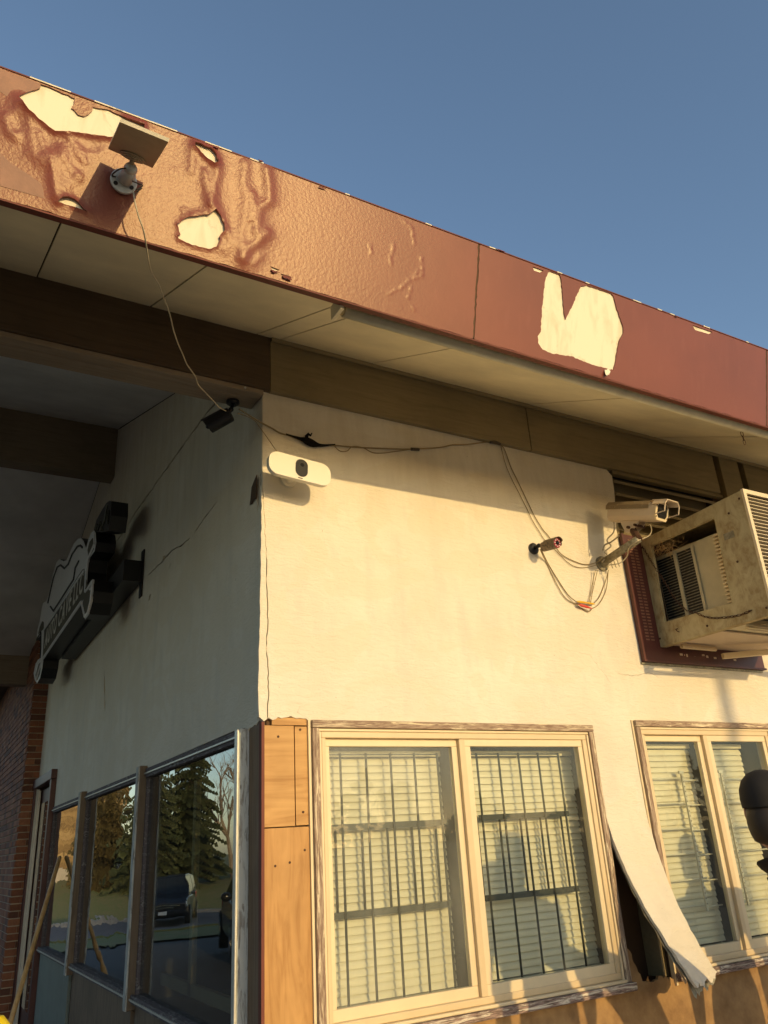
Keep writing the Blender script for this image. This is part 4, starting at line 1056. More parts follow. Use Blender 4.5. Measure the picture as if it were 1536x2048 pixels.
obj('wall_plate', MB().cyl(wallp, wallp + Vector((0, -.012, 0)), .05, n=24).cyl(wallp + Vector((0, -.012, 0)), wallp + Vector((0, -.05, .008)), .030, .026, 16), 'galvanised', t_)
obj('bracket_arm', MB().tube([wallp + Vector((0, -.03, .005)), tipb], [.026, .024], 14), 'galvanised', t_, smooth=True)
sad = fr_c - d * .20 - up * H_
br = MB()
for s in (-1, 1):
    br.prism([(-.075, .0), (.075, .0), (.055, -.035), (.012, -.075), (-.02, -.078), (-.06, -.03)], lambda u, v, e, s=s: sad + d * u + up * v + sd * (s * .030 + e), -.002, .002)
o = obj('saddle', br, 'housing_paint', t_); recalc(o)
obj('saddle_bolt', MB().cyl(sad - up * .045 - sd * .05, sad - up * .045 + sd * .05, .009, n=8).cyl(sad - up * .03 - sd * .05 + d * .05, sad - up * .03 + sd * .05 + d * .05, .008, n=8).tube([sad - up * .05, tipb], [.022, .024], 10), 'rust', t_)
obj('bracket_lead', MB().tube(spline([bk2 + up * -.02, on(1228, 1062, 1, -.12), on(1214, 1080, 1, -.08), on(1222, 1092, 1, -.07), on(1210, 1103, 1, -.07), on(1214, 1112, 1, -.06), on(1204, 1124, 1, -.06)], 6), .004, 6).tube(spline([on(1238, 1072, 1, -.2), on(1222, 1084, 1, -.1), on(1210, 1090, 1, -.06), on(1206, 1100, 1, -.07)], 5), .005, 6).tube(spline([on(1299, 1048, 1, -.33), on(1303, 1060, 1, -.34), on(1297, 1072, 1, -.35), on(1275, 1082, 1, -.36), on(1258, 1096, 1, -.28), on(1254, 1112, 1, -.2), on(1240, 1126, 1, -.15), on(1218, 1130, 1, -.08)], 6), .0036, 6), 'wire_pale', t_, smooth=True)
zt_ = MB()
for k in range(3): zt_.tube([wallp + Vector((.02 + .008 * k, -.055 - .02 * k, .03)), wallp + Vector((.03 + .01 * k, -.06 - .02 * k, -.045))], .0035, 6)
obj('cable_tie', zt_, 'wire_pale', t_)

# ------------------------------------------------------------------ air conditioner in its cage
zb_ = 2.752; zt2 = 3.47; XL, XR = 2.69, 3.66; YF = -.838
t_ = thing('conditioner_cage', ((XL + XR) / 2, -.4, zb_), 'rusty cream metal cage with louvres standing out from the wall round an air conditioner', 'cage')
op = [ws(px, py, XL) for px, py in ((1300, 1092), (1425, 1022), (1458, 1208), (1322, 1245))]
op = [(-.10, 3.41), (-.615, 3.415), (-.60, 2.875), (-.085, 2.89)]
side = [(0.0, zb_), (YF, zb_ - .0), (YF, zt2 + .035), (0.0, zt2)]
hl = jag(op, .004, .04, 70, True)
o = obj('side_panel', sheet(side, [hl], lambda u, v, e: Vector((XL + e, u, v)), .006), 'cage_paint', t_); recalc(o)
lipm = MB()
for a, b_ in zip(op, op[1:] + op[:1]): lipm.bar((XL + .012, a[0], a[1]), (XL + .012, b_[0], b_[1]), .012, .012, (1, 0, 0))
obj('opening_lip', lipm, 'cage_paint', t_)
obj('side_panel', MB().box(XR - .006, XR, YF, 0, zb_, zt2), 'cage_paint', t_)
top = MB(); top.add([(XL, 0, zt2 + .001), (XR, 0, zt2 + .001), (XR, YF, zt2 + .036), (XL, YF, zt2 + .036)], [(0, 1, 2, 3)]); obj('top_panel', top, 'cage_paint', t_)
obj('corner_angle', MB().box(XL - .004, XL + .022, YF - .012, YF + .006, zb_ - .004, zt2 + .04), 'vinyl_pale', t_, bevel=.002)
obj('top_angle', MB().box(XL + .022, XR, YF - .012, YF + .006, zt2 + .012, zt2 + .04), 'vinyl_pale', t_, bevel=.002)
obj('bottom_angle', MB().box(XL, XL + .05, YF, -.01, zb_ - .006, zb_ - .0005).box(XL + .022, XR, YF - .012, YF + .006, zb_ - .004, zb_ + .02), 'cage_paint', t_)
z = zt2 - .01
while z > zb_ + .03:
    obj('louvre', MB().obox((XL + .16, YF + .002, z), (.135, 0, 0), (0, .010, -.002), (0, .0005, .0022)), 'vinyl_pale', t_)
    obj('louvre', MB().obox((XL + .47, YF + .002, z), (.14, 0, 0), (0, .010, -.002), (0, .0005, .0022)), 'vinyl_pale', t_)
    z -= .023
obj('louvre_stile', MB().box(XL + .022, XL + .030, YF - .006, YF + .01, zb_ + .02, zt2 + .012).box(XL + .30, XL + .33, YF - .006, YF + .012, zb_ + .02, zt2 + .012).box(XL + .61, XR, YF - .006, YF + .01, zb_ + .02, zt2 + .012), 'vinyl_pale', t_)
obj('louvre_gap_shade', MB().box(XL + .05, XL + .62, YF + .05, YF + .056, zb_ + .03, zt2), 'backing_dark', t_)  # solid dark sheet standing in for the shade between the louvres
lb = MB().box(XL + .06, XR - .02, -.40, -.02, zb_ + .012, zb_ + .02)
obj('drip_tray', lb, 'housing_paint', t_)
obj('tray_support', MB().cyl((XL + .10, -.10, zb_ - .012), (XL + .42, -.10, zb_ - .012), .014, n=12).bar((XL + .45, -.12, zb_ - .06), (XR + .4, -.60, zb_ - .02), .03, .035), 'vinyl', t_)
ub = MB()
for i in range(5): ub.obox((XL + .45, -.50 - .055 * i, zb_ + .01), (.22, 0, 0), (0, .016, .006), (0, -.001, .002))
obj('bottom_louvre', ub, 'vinyl_pale', t_)
# the unit inside
for (u_, v_) in ((-.03, 2.80), (-.03, 3.42), (-.40, 2.79), (-.70, 2.80), (-.72, 3.40), (-.70, 3.10), (-.81, 2.79), (-.81, 3.46)):
    obj('screw_head', MB().cyl((XL + .001, u_, v_), (XL - .004, u_, v_), .007, n=8), 'rust', t_)
obj('maker_plate', MB().box(XL - .002, XL + .001, -.72, -.65, 3.25, 3.29), 'galvanised', t_)
obj('hook', MB().tube([(XL, -.18, zb_ + .075), (XL - .02, -.18, zb_ + .07), (XL - .02, -.19, zb_ + .055), (XL - .008, -.195, zb_ + .05)], .003, 6), 'rust', t_)
t2 = thing('air_conditioner', (XL + .33, -.30, zb_ + .03), 'cream air conditioner with black side louvres seen through the cage opening', 'air conditioner')
UL = XL + .10; zu0, zu1 = zb_ + .025, 3.36
obj('casing', MB().box(UL, UL + .62, -.53, -.03, zu0, zu1), 'unit_paint', t2, bevel=.008)
obj('dark_grille', MB().box(UL - .003, UL - .001, -.335, -.045, zu0 + .05, zu1 - .03), 'black_plastic', t2)
z = zu0 + .055; 
while z < zu1 - .035:
    obj('louvre', MB().obox((UL - .006, -.19, z), (.004, 0, .003), (0, .145, 0), (0, 0, .0016)), 'galvanised', t2); z += .0185
obj('louvre_rib', MB().box(UL - .014, UL - .004, -.215, -.190, zu0 + .045, zu1 - .025).box(UL - .012, UL - .004, -.352, -.333, zu0 + .045, zu1 - .025), 'unit_paint', t2)
z = zu0 + .05
while z < zu1 - .02:
    obj('front_fin', MB().box(UL - .05, UL + .61, -.600, -.534, z, z + .011), 'vinyl_pale', t2); z += .0235
obj('front_shadow_plate', MB().box(UL + .02, UL + .60, -.5325, -.5315, zu0 + .04, zu1 - .01), 'black_plastic', t2)
ns = MB(); rr = random.Random(4)
for k in range(90):
    c_ = Vector((XL + .04 + rr.uniform(-.03, .05), -.16 + rr.gauss(0, .06), 3.37 + rr.gauss(0, .018))); dd = Vector((rr.uniform(-1, 1), rr.uniform(-1, 1), rr.uniform(-.9, .5))).normalized() * rr.uniform(.02, .06)
    ns.tube([c_ - dd, c_ + Vector((0, 0, rr.uniform(-.01, .01))), c_ + dd], .0011, 4)
tag(obj('twig_nest', ns, 'handle_wood'), 'scrap of dry twigs caught on top of the air conditioner', 'nest')
# red plate on the wall behind the cage
t3 = thing('red_wall_plate', (3.1, -.01, 2.645), 'dark red slotted metal plate framing the air conditioner on the wall', 'plate')
RX0, RX1, RZ0, RZ1 = wl(1283, 1328)[0], 3.69, 2.645, 3.50
RX0 = 2.515
obj('plate', MB().box(RX0, RX1, -.022, -.001, RZ0, RZ1), 'red_plate', t3, bevel=.003)
obj('rim', MB().box(RX0 - .004, RX0 + .012, -.034, -.0225, RZ0, RZ1).box(RX0 + .0125, RX1, -.034, -.0225, RZ0, RZ0 + .012), 'red_plate', t3)
obj('bottom_flashing', MB().box(RX0 - .01, RX1 - .02, -.012, -.001, RZ0 - .014, RZ0 - .001), 'galvanised', t3)
slm = MB(); z = RZ0 + .14
while z < RZ1 - .03:
    for k in (0, 1): slm.box(RX0 + .055 + k * .045, RX0 + .085 + k * .045, -.0242, -.0225, z, z + .0085)
    z += .021
o = obj('vent_slots', slm, 'brown_wash', t3); o['kind'] = 'stuff'
chp = MB(); rr = random.Random(11)
for k in range(14): 
    x = rr.uniform(2.8, 3.4); chp.box(x, x + rr.uniform(.006, .03), -.0232, -.0222, RZ0 + .05 + rr.uniform(0, .03), RZ0 + .056 + rr.uniform(0, .03))
obj('chipped_paint', chp, 'housing_paint', t3)['kind'] = 'stuff'

# chains
def chain(pts, r, lab, parentless=True):
    P = spline(pts, 14); L = 0; m_ = MB(); acc = 0; k = 0; last = P[0]
    for i in range(1, len(P)):
        seg = (P[i] - P[i - 1]).length; acc += seg
        if acc > r * 2.6:
            acc = 0; a, b_ = last, P[i]; last = P[i]; d_ = (b_ - a).normalized(); s_ = d_.cross(Vector((0, 0, 1)))
            if s_.length < .05: s_ = d_.cross(Vector((1, 0, 0)))
            s_.normalize(); u_ = s_.cross(d_)
            e_ = (s_ * cos(.785 + 1.57 * (k % 2)) + u_ * sin(.785 + 1.57 * (k % 2)))
            c_ = (a + b_) / 2; hl = (b_ - a).length / 2 + r * .35
            m_.tube([c_ + d_ * (cos(q * pi / 5) * hl) + e_ * (sin(q * pi / 5) * r * .75) for q in range(11)], r * .24, 5, False); k += 1
    return tag(obj('chain', m_, 'rust', smooth=True), lab, 'chain')
XC = XL - .008
cpt = lambda px, py: on(px, py, 0, XC)
chain([cpt(1390, 1224), cpt(1405, 1232), cpt(1425, 1236), cpt(1450, 1235), cpt(1480, 1230), cpt(1509, 1218)], .0085, 'rusty chain slung along the bottom of the cage')
chain([cpt(1284, 1092), cpt(1296, 1112), cpt(1310, 1135), cpt(1330, 1165), cpt(1352, 1200), cpt(1375, 1222), cpt(1390, 1224)], .0075, 'rusty chain hanging slack across the cage opening')
q = sof(*[(onpl(1478, 848, sof(0, -1, 0), Vector((0, -KS, 1)).normalized())).x, (onpl(1478, 848, sof(0, -1, 0), Vector((0, -KS, 1)).normalized())).y], 0)
chain([q, q + Vector((.003, 0, -.045)), on(1491, 892, 1, q.y)], .009, 'short dark chain dangling from the soffit above the cage')

# ------------------------------------------------------------------ car-shaped sign on the shaded wall
XS = -.30
def sz(l): return [ws(50 + x / 4.996, 980 + y / 4.996, XS) for x, y in l]
sl1 = thing('car_sign', (XS, 4.4, 3.4), 'black and white car-shaped shop sign on the shaded wall', 'sign')
def sgn(u, v, d): return Vector((XS + d, u, v))
outl = sz([(120, 1932), (96, 1850), (100, 1765), (128, 1700), (158, 1678), (166, 1560), (168, 1425), (122, 1500), (124, 1400), (148, 1315), (166, 1200), (180, 1128), (215, 1112), (240, 1040), (280, 850), (318, 722), (345, 690), (385, 712), (418, 700), (450, 620), (490, 535), (530, 490), (560, 480), (585, 510), (612, 585), (636, 490), (665, 430), (690, 404), (706, 430), (712, 520), (695, 610), (640, 690), (625, 820), (618, 985), (686, 898), (682, 1010), (665, 1120), (640, 1240), (602, 1292), (580, 1220), (570, 1120), (375, 1410), (182, 1698), (172, 1780), (150, 1880)])
rev = outl if area2(outl) > 0 else outl[::-1]
o = obj('sign_body', MB().prism(outl, sgn, .002, .16), 'black_plastic', sl1); recalc(o)
o = obj('sign_face', MB().prism(outl, sgn, -.002, .0015), 'sign_white', sl1); recalc(o)
band = sz([(196, 1395), (600, 800), (640, 1000), (570, 1118), (375, 1395), (180, 1678)])
o = obj('name_band', MB().prism(band, sgn, -.0045, -.0021), 'sign_olive', sl1); recalc(o)
for l in ([(640, 690), (690, 590), (705, 505), (680, 480), (650, 520), (630, 600)], [(602, 1242), (625, 1215), (655, 1090), (675, 1010), (640, 1000), (590, 1090), (580, 1150)], [(110, 1850), (140, 1740), (160, 1720), (155, 1830), (125, 1900)], [(135, 1440), (150, 1370), (175, 1310), (190, 1320), (190, 1390), (165, 1410)]):
    o = obj('car_detail', MB().prism(sz(l), sgn, -.005, -.0021), 'sign_olive', sl1); recalc(o)
ln = MB()
for l in ([(235, 1130), (290, 880), (330, 770), (360, 750), (400, 785), (440, 740), (480, 640), (530, 565), (560, 555), (580, 575)], [(260, 1165), (290, 1210), (495, 890), (510, 780), (545, 710)], [(205, 1380), (590, 800)], [(165, 1425), (165, 1580), (158, 1678)], [(120, 1500), (165, 1420)], [(618, 985), (685, 900)]):
    ln.tube([Vector((XS - .004, u, v)) for u, v in sz(l)], .011, 5)
obj('outline_stroke', ln, 'sign_line', sl1)
wlm = MB()
for l in ([(570, 1118), (375, 1404), (181, 1690)], [(196, 1398), (603, 800)], [(570, 1118), (590, 1200), (604, 1262), (640, 1225), (668, 1110), (686, 905), (640, 980), (612, 1020), (620, 820), (640, 690), (705, 540), (700, 450)], [(180, 1690), (118, 1905), (102, 1830), (120, 1740), (165, 1690)]):
    wlm.tube([Vector((XS - .005, u, v)) for u, v in sz(l)], .013, 5)
obj('white_stroke', wlm, 'sign_white', sl1)
# lettering
LT = []; adv = 0.0
for ch in 'AUTO CAVE LLC':
    if ch == ' ': adv += .34; continue
    cu = bpy.data.curves.new('letter', 'FONT'); cu.body = ch; cu.size = 1.0; cu.extrude = 0.004; cu.offset = 0.012
    to = bpy.data.objects.new('letter_tmp', cu); COL.objects.link(to)
    dg = bpy.context.evaluated_depsgraph_get(); me = bpy.data.meshes.new_from_object(to.evaluated_get(dg)); bpy.data.objects.remove(to, do_unlink=True)
    V_ = [v.co.copy() for v in me.vertices]; F_ = [tuple(f.vertices) for f in me.polygons]
    x0 = min(v.x for v in V_); x1 = max(v.x for v in V_)
    LT.append(([Vector((v.x - x0 + adv, v.y, v.z)) for v in V_], F_)); adv += x1 - x0 + .17
tot = adv - .17
p0, p1 = sz([(200, 1575)])[0], sz([(578, 1010)])[0]
th_ = .205; zbase = (p0[1] + p1[1]) / 2 - .005
for V_, F_ in LT:
    mb = MB(); mb.v = [Vector((XS - .006 - v.z * .5, p0[0] + (p1[0] - p0[0]) * v.x / tot, zbase + v.y / .73 * th_)) for v in V_]
    mb.f = F_; mb.mi = [0] * len(F_)
    o = obj('letter', mb, 'sign_letter', sl1); recalc(o)
bb = MB()
y0, z0 = ws(281, 1108, -.02); y1, z1_ = ws(276, 1168, -.02)
bb.box(-.15, -.01, 2.55, 5.4, z1_ + .0, z0 - .07)
obj('mount_box', bb, 'black_plastic', sl1)
obj('end_plate', MB().box(-.012, -.002, 2.52, 2.60, z1_ - .12, z0 + .02), 'black_plastic', sl1)
tr_ = sz([(672, 415), (700, 300), (760, 190), (800, 128), (830, 105), (850, 108), (845, 250), (820, 405), (760, 420), (700, 420)])
o = obj('tread_plate', MB().prism(tr_, sgn, .01, .14), 'black_plastic', sl1); recalc(o)
gr = MB()
for l in ([(750, 400), (790, 300), (800, 240), (815, 150)], [(800, 240), (825, 330), (830, 200)], [(720, 400), (745, 320), (770, 400)], [(700, 400), (715, 340)]):
    gr.tube([Vector((XS + .006, u, v)) for u, v in sz(l)], .010, 5)
obj('tread_stroke', gr, 'sign_olive', sl1)

# dark torn flake at the building corner, and a nail on the beam
fk = [ws(px, py) for px, py in ((519, 950), (512, 962), (505, 975), (502, 1000), (500, 1010), (506, 1008), (510, 1000), (518, 998), (519, 985))]
o = obj('torn_flake', MB().prism(fk, lambda u, v, d: Vector((-.02 + d + (u * .1), u, v)), 0, .004), 'cavity', BLD); recalc(o)
nl = on(490, 776, 1, -.036)
obj('nail_head', MB().cyl(nl + Vector((0, .001, 0)), nl + Vector((0, -.006, 0)), .006, n=10), 'metal_pale', BLD)

# ------------------------------------------------------------------ leaning pole, yellow lid
a = on(119, 1716, 0, -.015); b_ = on(12, 2075, 0, -.42)
dirv = (b_ - a); k = (a.z - .0) / (a.z - b_.z)
t_ = obj('wooden_pole', MB().tube([a - dirv * .01, a, a.lerp(a + dirv * k, .5) + Vector((0, 0, .004)), a + dirv * k], [.012, .019, .021, .021], 12), 'handle_wood', smooth=True)
tag(t_, 'long wooden pole leaning against the shaded window beside the red door', 'pole')
yc = on(-12, 2060, 1, -.9)
yb_ = thing('yellow_drum', (yc.x, yc.y, 0), 'bright yellow rounded drum at the lower left corner', 'drum')
zt_ = yc.z
obj('drum_body', MB().tube([(yc.x, yc.y, 0), (yc.x, yc.y, zt_ * .5), (yc.x, yc.y, zt_ - .05)], [.05, .055, .05], 24), 'bright_yellow', yb_, smooth=True)
obj('drum_top', MB().tube([(yc.x, yc.y, zt_ - .05), (yc.x, yc.y, zt_), (yc.x, yc.y, zt_ + .03)], [.051, .045, .02], 24), 'bright_yellow', yb_, smooth=True)
# ------------------------------------------------------------------ people
for nm, c, r_ in (('skin', (0.45, 0.24, 0.16), .5), ('cloth_black', (0.014, 0.012, 0.011), .85), ('cloth_navy', (0.02, 0.025, 0.04), .85), ('cloth_grey', (0.10, 0.10, 0.10), .9), ('hair', (0.03, 0.02, 0.012), .6), ('boot', (0.03, 0.02, 0.015), .6), ('eye_white', (.7, .7, .7), .3)):
    simple(nm, c, r_, bmp=0.15 if 'cloth' in nm else 0.05, bs=220, vs_=20)
def person(loc, face, H, label, jacket, trousers, hat, arm=0.0, lean=(0, 0), bulk=1.0):
    """standing figure, built facing +x then turned; one continuous skinned body"""
    s = H / 1.80
    P = {'pel': (0, 0, .96), 'sp1': (0, 0, 1.12), 'sp2': (-.01, 0, 1.28), 'che': (-.01, 0, 1.42), 'nk': (-.005, 0, 1.53), 'nk2': (.01, 0, 1.60), 'hd': (.02, 0, 1.70),
         'shl': (-.01, .19, 1.44), 'ell': (-.03, .25, 1.16), 'wrl': (.04, .26, .92), 'hnl': (.06, .26, .85),
         'shr': (-.01, -.19, 1.44), 'elr': (-.03, -.25, 1.16), 'wrr': (.06 + arm * .2, -.24, .93 + arm * .25), 'hnr': (.09 + arm * .28, -.23, .87 + arm * .32),
         'hpl': (0, .10, .90), 'knl': (.02, .11, .50), 'anl': (-.01, .12, .10), 'tol': (.13, .14, .045), 'hpr': (0, -.10, .90), 'knr': (.03, -.11, .50), 'anr': (.0, -.12, .10), 'tor': (.14, -.14, .045)}
    E_ = [('pel', 'sp1'), ('sp1', 'sp2'), ('sp2', 'che'), ('che', 'nk'), ('nk', 'nk2'), ('nk2', 'hd'), ('che', 'shl'), ('shl', 'ell'), ('ell', 'wrl'), ('wrl', 'hnl'), ('che', 'shr'), ('shr', 'elr'), ('elr', 'wrr'), ('wrr', 'hnr'),
          ('pel', 'hpl'), ('hpl', 'knl'), ('knl', 'anl'), ('anl', 'tol'), ('pel', 'hpr'), ('hpr', 'knr'), ('knr', 'anr'), ('anr', 'tor')]
    Rr = {'pel': (.15, .13), 'sp1': (.155, .125), 'sp2': (.165, .13), 'che': (.165, .13), 'nk': (.075, .075), 'nk2': (.058, .058), 'hd': (.075, .08), 'shl': (.085, .085), 'shr': (.085, .085), 'ell': (.058, .058), 'elr': (.058, .058), 'wrl': (.042, .036), 'wrr': (.042, .036), 'hnl': (.03, .02), 'hnr': (.03, .02),
          'hpl': (.105, .105), 'hpr': (.105, .105), 'knl': (.075, .075), 'knr': (.075, .075), 'anl': (.055, .055), 'anr': (.055, .055), 'tol': (.042, .035), 'tor': (.042, .035)}
    for k in P:
        if k[:2] in ('el', 'wr', 'hn') or k[:2] == 'sh': P[k] = (P[k][0], P[k][1] * (1 + (bulk - 1) * .7), P[k][2])
    for k in Rr:
        if k not in ('nk', 'nk2', 'hd', 'hnl', 'hnr', 'tol', 'tor'): Rr[k] = (Rr[k][0] * bulk, Rr[k][1] * bulk)
    ks = list(P); me = bpy.data.meshes.new('body'); me.from_pydata([Vector(P[k]) * s for k in ks], [(ks.index(a), ks.index(b_)) for a, b_ in E_], [])
    o = bpy.data.objects.new('body_tmp', me); COL.objects.link(o)
    sk = o.modifiers.new('skin', 'SKIN'); sk.use_smooth_shade = True
    for i, k in enumerate(ks):
        sv = me.skin_vertices[0].data[i]; sv.radius = (Rr[k][0] * s, Rr[k][1] * s); sv.use_root = (k == 'pel')
    sb_ = o.modifiers.new('sub', 'SUBSURF'); sb_.levels = 2; sb_.render_levels = 2
    dg = bpy.context.evaluated_depsgraph_get(); dg.update()
    me2 = bpy.data.meshes.new_from_object(o.evaluated_get(dg)); bpy.data.objects.remove(o, do_unlink=True)
    mb = MB(); mb.v = [v.co.copy() for v in me2.vertices]; mb.f = [tuple(f.vertices) for f in me2.polygons]
    def kind(c):
        c = c / s
        if c.z > 1.55: return 0
        if (abs(c.y) > .2 and c.z < .93) or (c - Vector(P['hnr'])).length < .07: return 0
        if c.z > .95 or abs(c.y) > .195: return 1
        if c.z > .12: return 2
        return 3
    mb.mi = [kind(sum((mb.v[i] for i in f), Vector()) / len(f)) for f in mb.f]
    # fingers and thumbs
    mb.cur = 0
    for sd_, hn, wr in ((1, 'hnl', 'wrl'), (-1, 'hnr', 'wrr')):
        h, w_ = Vector(P[hn]) * s, Vector(P[wr]) * s; d = (h - w_).normalized(); ax = Vector((1, 0, 0)); ax = (ax - d * ax.dot(d)).normalized()
        inn = Vector((0, -sd_, 0))
        for k, (off, L) in enumerate(((.030, .075), (.010, .085), (-.010, .080), (-.028, .062))):
            b0 = h + ax * off * s; b1 = b0 + d * L * .5 * s + inn * .006 * s; b2 = b0 + d * L * .95 * s + inn * .030 * s
            mb.tube([b0 - d * .02 * s, b0, b1, b2], [.009 * s, .0095 * s, .0085 * s, .006 * s], 8)
        b0 = w_.lerp(h, .45) + ax * .03 * s; mb.tube([b0, b0 + ax * .022 * s + d * .03 * s, b0 + ax * .026 * s + d * .062 * s + inn * .012 * s], [.011 * s, .010 * s, .007 * s], 8)
    # head with face
    n, m_ = 28, 22; o_ = len(mb.v); hc = Vector((.025, 0, 1.695)) * s
    for j in range(m_ + 1):
        th = -pi / 2 + pi * j / m_
        for k in range(n):
            ph = 2 * pi * k / n; x, y, z = cos(th) * cos(ph), cos(th) * sin(ph), sin(th)
            q = Vector((x * .098, y * .076, z * .122))
            if z < 0: q.y *= 1 + .18 * z; q.x *= 1 + .06 * z
            if x > 0:
                q.x += .024 * exp(-((y * .076) / .016) ** 2 - ((q.z + .012) / .026) ** 2)            # nose
                q.x -= .010 * exp(-((abs(y) * .076 - .032) / .015) ** 2 - ((q.z - .012) / .014) ** 2)   # eye sockets
                q.x += .007 * exp(-((y * .076) / .026) ** 2 - ((q.z + .058) / .008) ** 2)              # lips
                q.x += .010 * exp(-((y * .076) / .03) ** 2 - ((q.z + .10) / .022) ** 2)                # chin
            mb.v.append(hc + q * s)
    for j in range(m_):
        for k in range(n): mb.f.append((o_ + j * n + k, o_ + j * n + (k + 1) % n, o_ + (j + 1) * n + (k + 1) % n, o_ + (j + 1) * n + k)); mb.mi.append(0)
    for sd_ in (1, -1): mb.ell(hc + Vector((-.005, sd_ * .079, .0)) * s, .018 * s, .010 * s, .032 * s, 10, 8)
    t_ = thing('person', loc, label, 'person'); t_.rotation_euler = (0, 0, face)
    org = Vector(loc)
    mb.v = [q + org for q in mb.v]
    bo = obj('body', mb, ['skin', jacket, trousers, 'boot'], t_, smooth=True)
    def put(nm, m2, mt, sm=True):
        m2.v = [q + org for q in m2.v]; return obj(nm, m2, mt, t_, smooth=sm)
    ey = MB()
    for sd_ in (1, -1): ey.ell(hc + Vector((.082, sd_ * .032, .012)) * s, .010 * s, .012 * s, .010 * s, 10, 8)
    put('eyes', ey, 'eye_white')
    hr = MB().ell(hc + Vector((-.020, 0, -.035)) * s, .092 * s, .083 * s, .118 * s, 24, 16)
    put('hair', hr, 'hair')
    if hat == 'cap':
        cp = MB(); n = 28
        for j, (r_, zz) in enumerate(((1.10, .018), (1.13, .05), (1.09, .085), (.92, .118), (.62, .142), (.25, .154), (.02, .156))):
            cp.v += [hc + Vector((cos(2 * pi * k / n) * .102 * r_ - .004, sin(2 * pi * k / n) * .082 * r_, zz)) * s for k in range(n)]
            if j: cp.f += [((j - 1) * n + k, (j - 1) * n + (k + 1) % n, j * n + (k + 1) % n, j * n + k) for k in range(n)]
        cp.mi = [0] * len(cp.f); c_ = put('cap', cp, jacket)
        br = MB(); pr_ = [(.06, -.078), (.12, -.068), (.165, -.04), (.178, 0), (.165, .04), (.12, .068), (.06, .078)]
        br.prism(pr_, lambda u, v, d: hc + Vector((u, v, .030 + d - (u - .06) * .22 - abs(v) * .15)) * s, 0, .006); b_ = put('cap_brim', br, jacket, False); recalc(b_)
    else:
        hd = MB(); n = 24
        for j, (r_, zz, xo) in enumerate(((1.55, -.16, -.02), (1.45, -.11, -.02), (1.30, -.02, -.016), (1.26, .05, -.014), (1.05, .11, -.018), (.6, .15, -.03), (.05, .165, -.035))):
            hd.v += [hc + Vector((cos(2 * pi * k / n) * .098 * r_ * (.72 if cos(2 * pi * k / n) > .5 else 1) + xo, sin(2 * pi * k / n) * .080 * r_, zz)) * s for k in range(n)]
            if j: hd.f += [((j - 1) * n + k, (j - 1) * n + (k + 1) % n, j * n + (k + 1) % n, j * n + k) for k in range(n) if not (j < 4 and cos(2 * pi * (k + .5) / n) > .7)]
        hd.mi = [0] * len(hd.f); put('hood', hd, jacket)
    cl = MB(); n = 20
    for j, (r_, zz) in enumerate(((.125, 1.46), (.098, 1.51), (.082, 1.555), (.088, 1.56), (.128, 1.48))):
        cl.v += [Vector((cos(2 * pi * k / n) * r_, sin(2 * pi * k / n) * r_ * .95, zz)) * s for k in range(n)]
        if j: cl.f += [((j - 1) * n + k, (j - 1) * n + (k + 1) % n, j * n + (k + 1) % n, j * n + k) for k in range(n)]
    cl.mi = [0] * len(cl.f)
    if not lean[0]: put('jacket_collar', cl, jacket)
    lv = Matrix.Rotation(-face, 3, 'Z') @ Vector((lean[0], lean[1], 0))
    for o in t_.children:
        for v in o.data.vertices:
            f = max(0.0, min(1.0, (v.co.z / s - .95) / .64)) ** 2; v.co += lv * f
    return t_
person((2.355, -1.35, 0), radians(28), 1.83, 'person in black cap and dark jacket cut off by the right edge', 'cloth_black', 'cloth_navy', 'cap', lean=(-.79, .0), bulk=1.05)
person((2.95, -.92, 0), radians(100), 1.80, 'person in grey jacket just outside the picture, shadow falling on the right window', 'cloth_grey', 'cloth_black', 'cap', bulk=1.2)

person((1.80, -1.80, .30), radians(88), 1.76, 'person raised on an added crate outside the picture, shadow falling on the barred window', 'cloth_navy', 'cloth_black', 'cap', bulk=1.12)
ct = thing('raising_crate', (1.80, -1.80, .012), 'low wooden crate out of view, added to raise the shadow-casting person', 'crate')  # crate added so the person's shadow lands higher on the blinds
for k in range(5): obj('slat', MB().box(1.50, 2.10, -2.04 + k * .1, -1.96 + k * .1, .28, .298), 'handle_wood', ct)
for x in (1.50, 2.07): obj('end_board', MB().box(x, x + .03, -2.04, -1.56, .012, .278), 'handle_wood', ct)
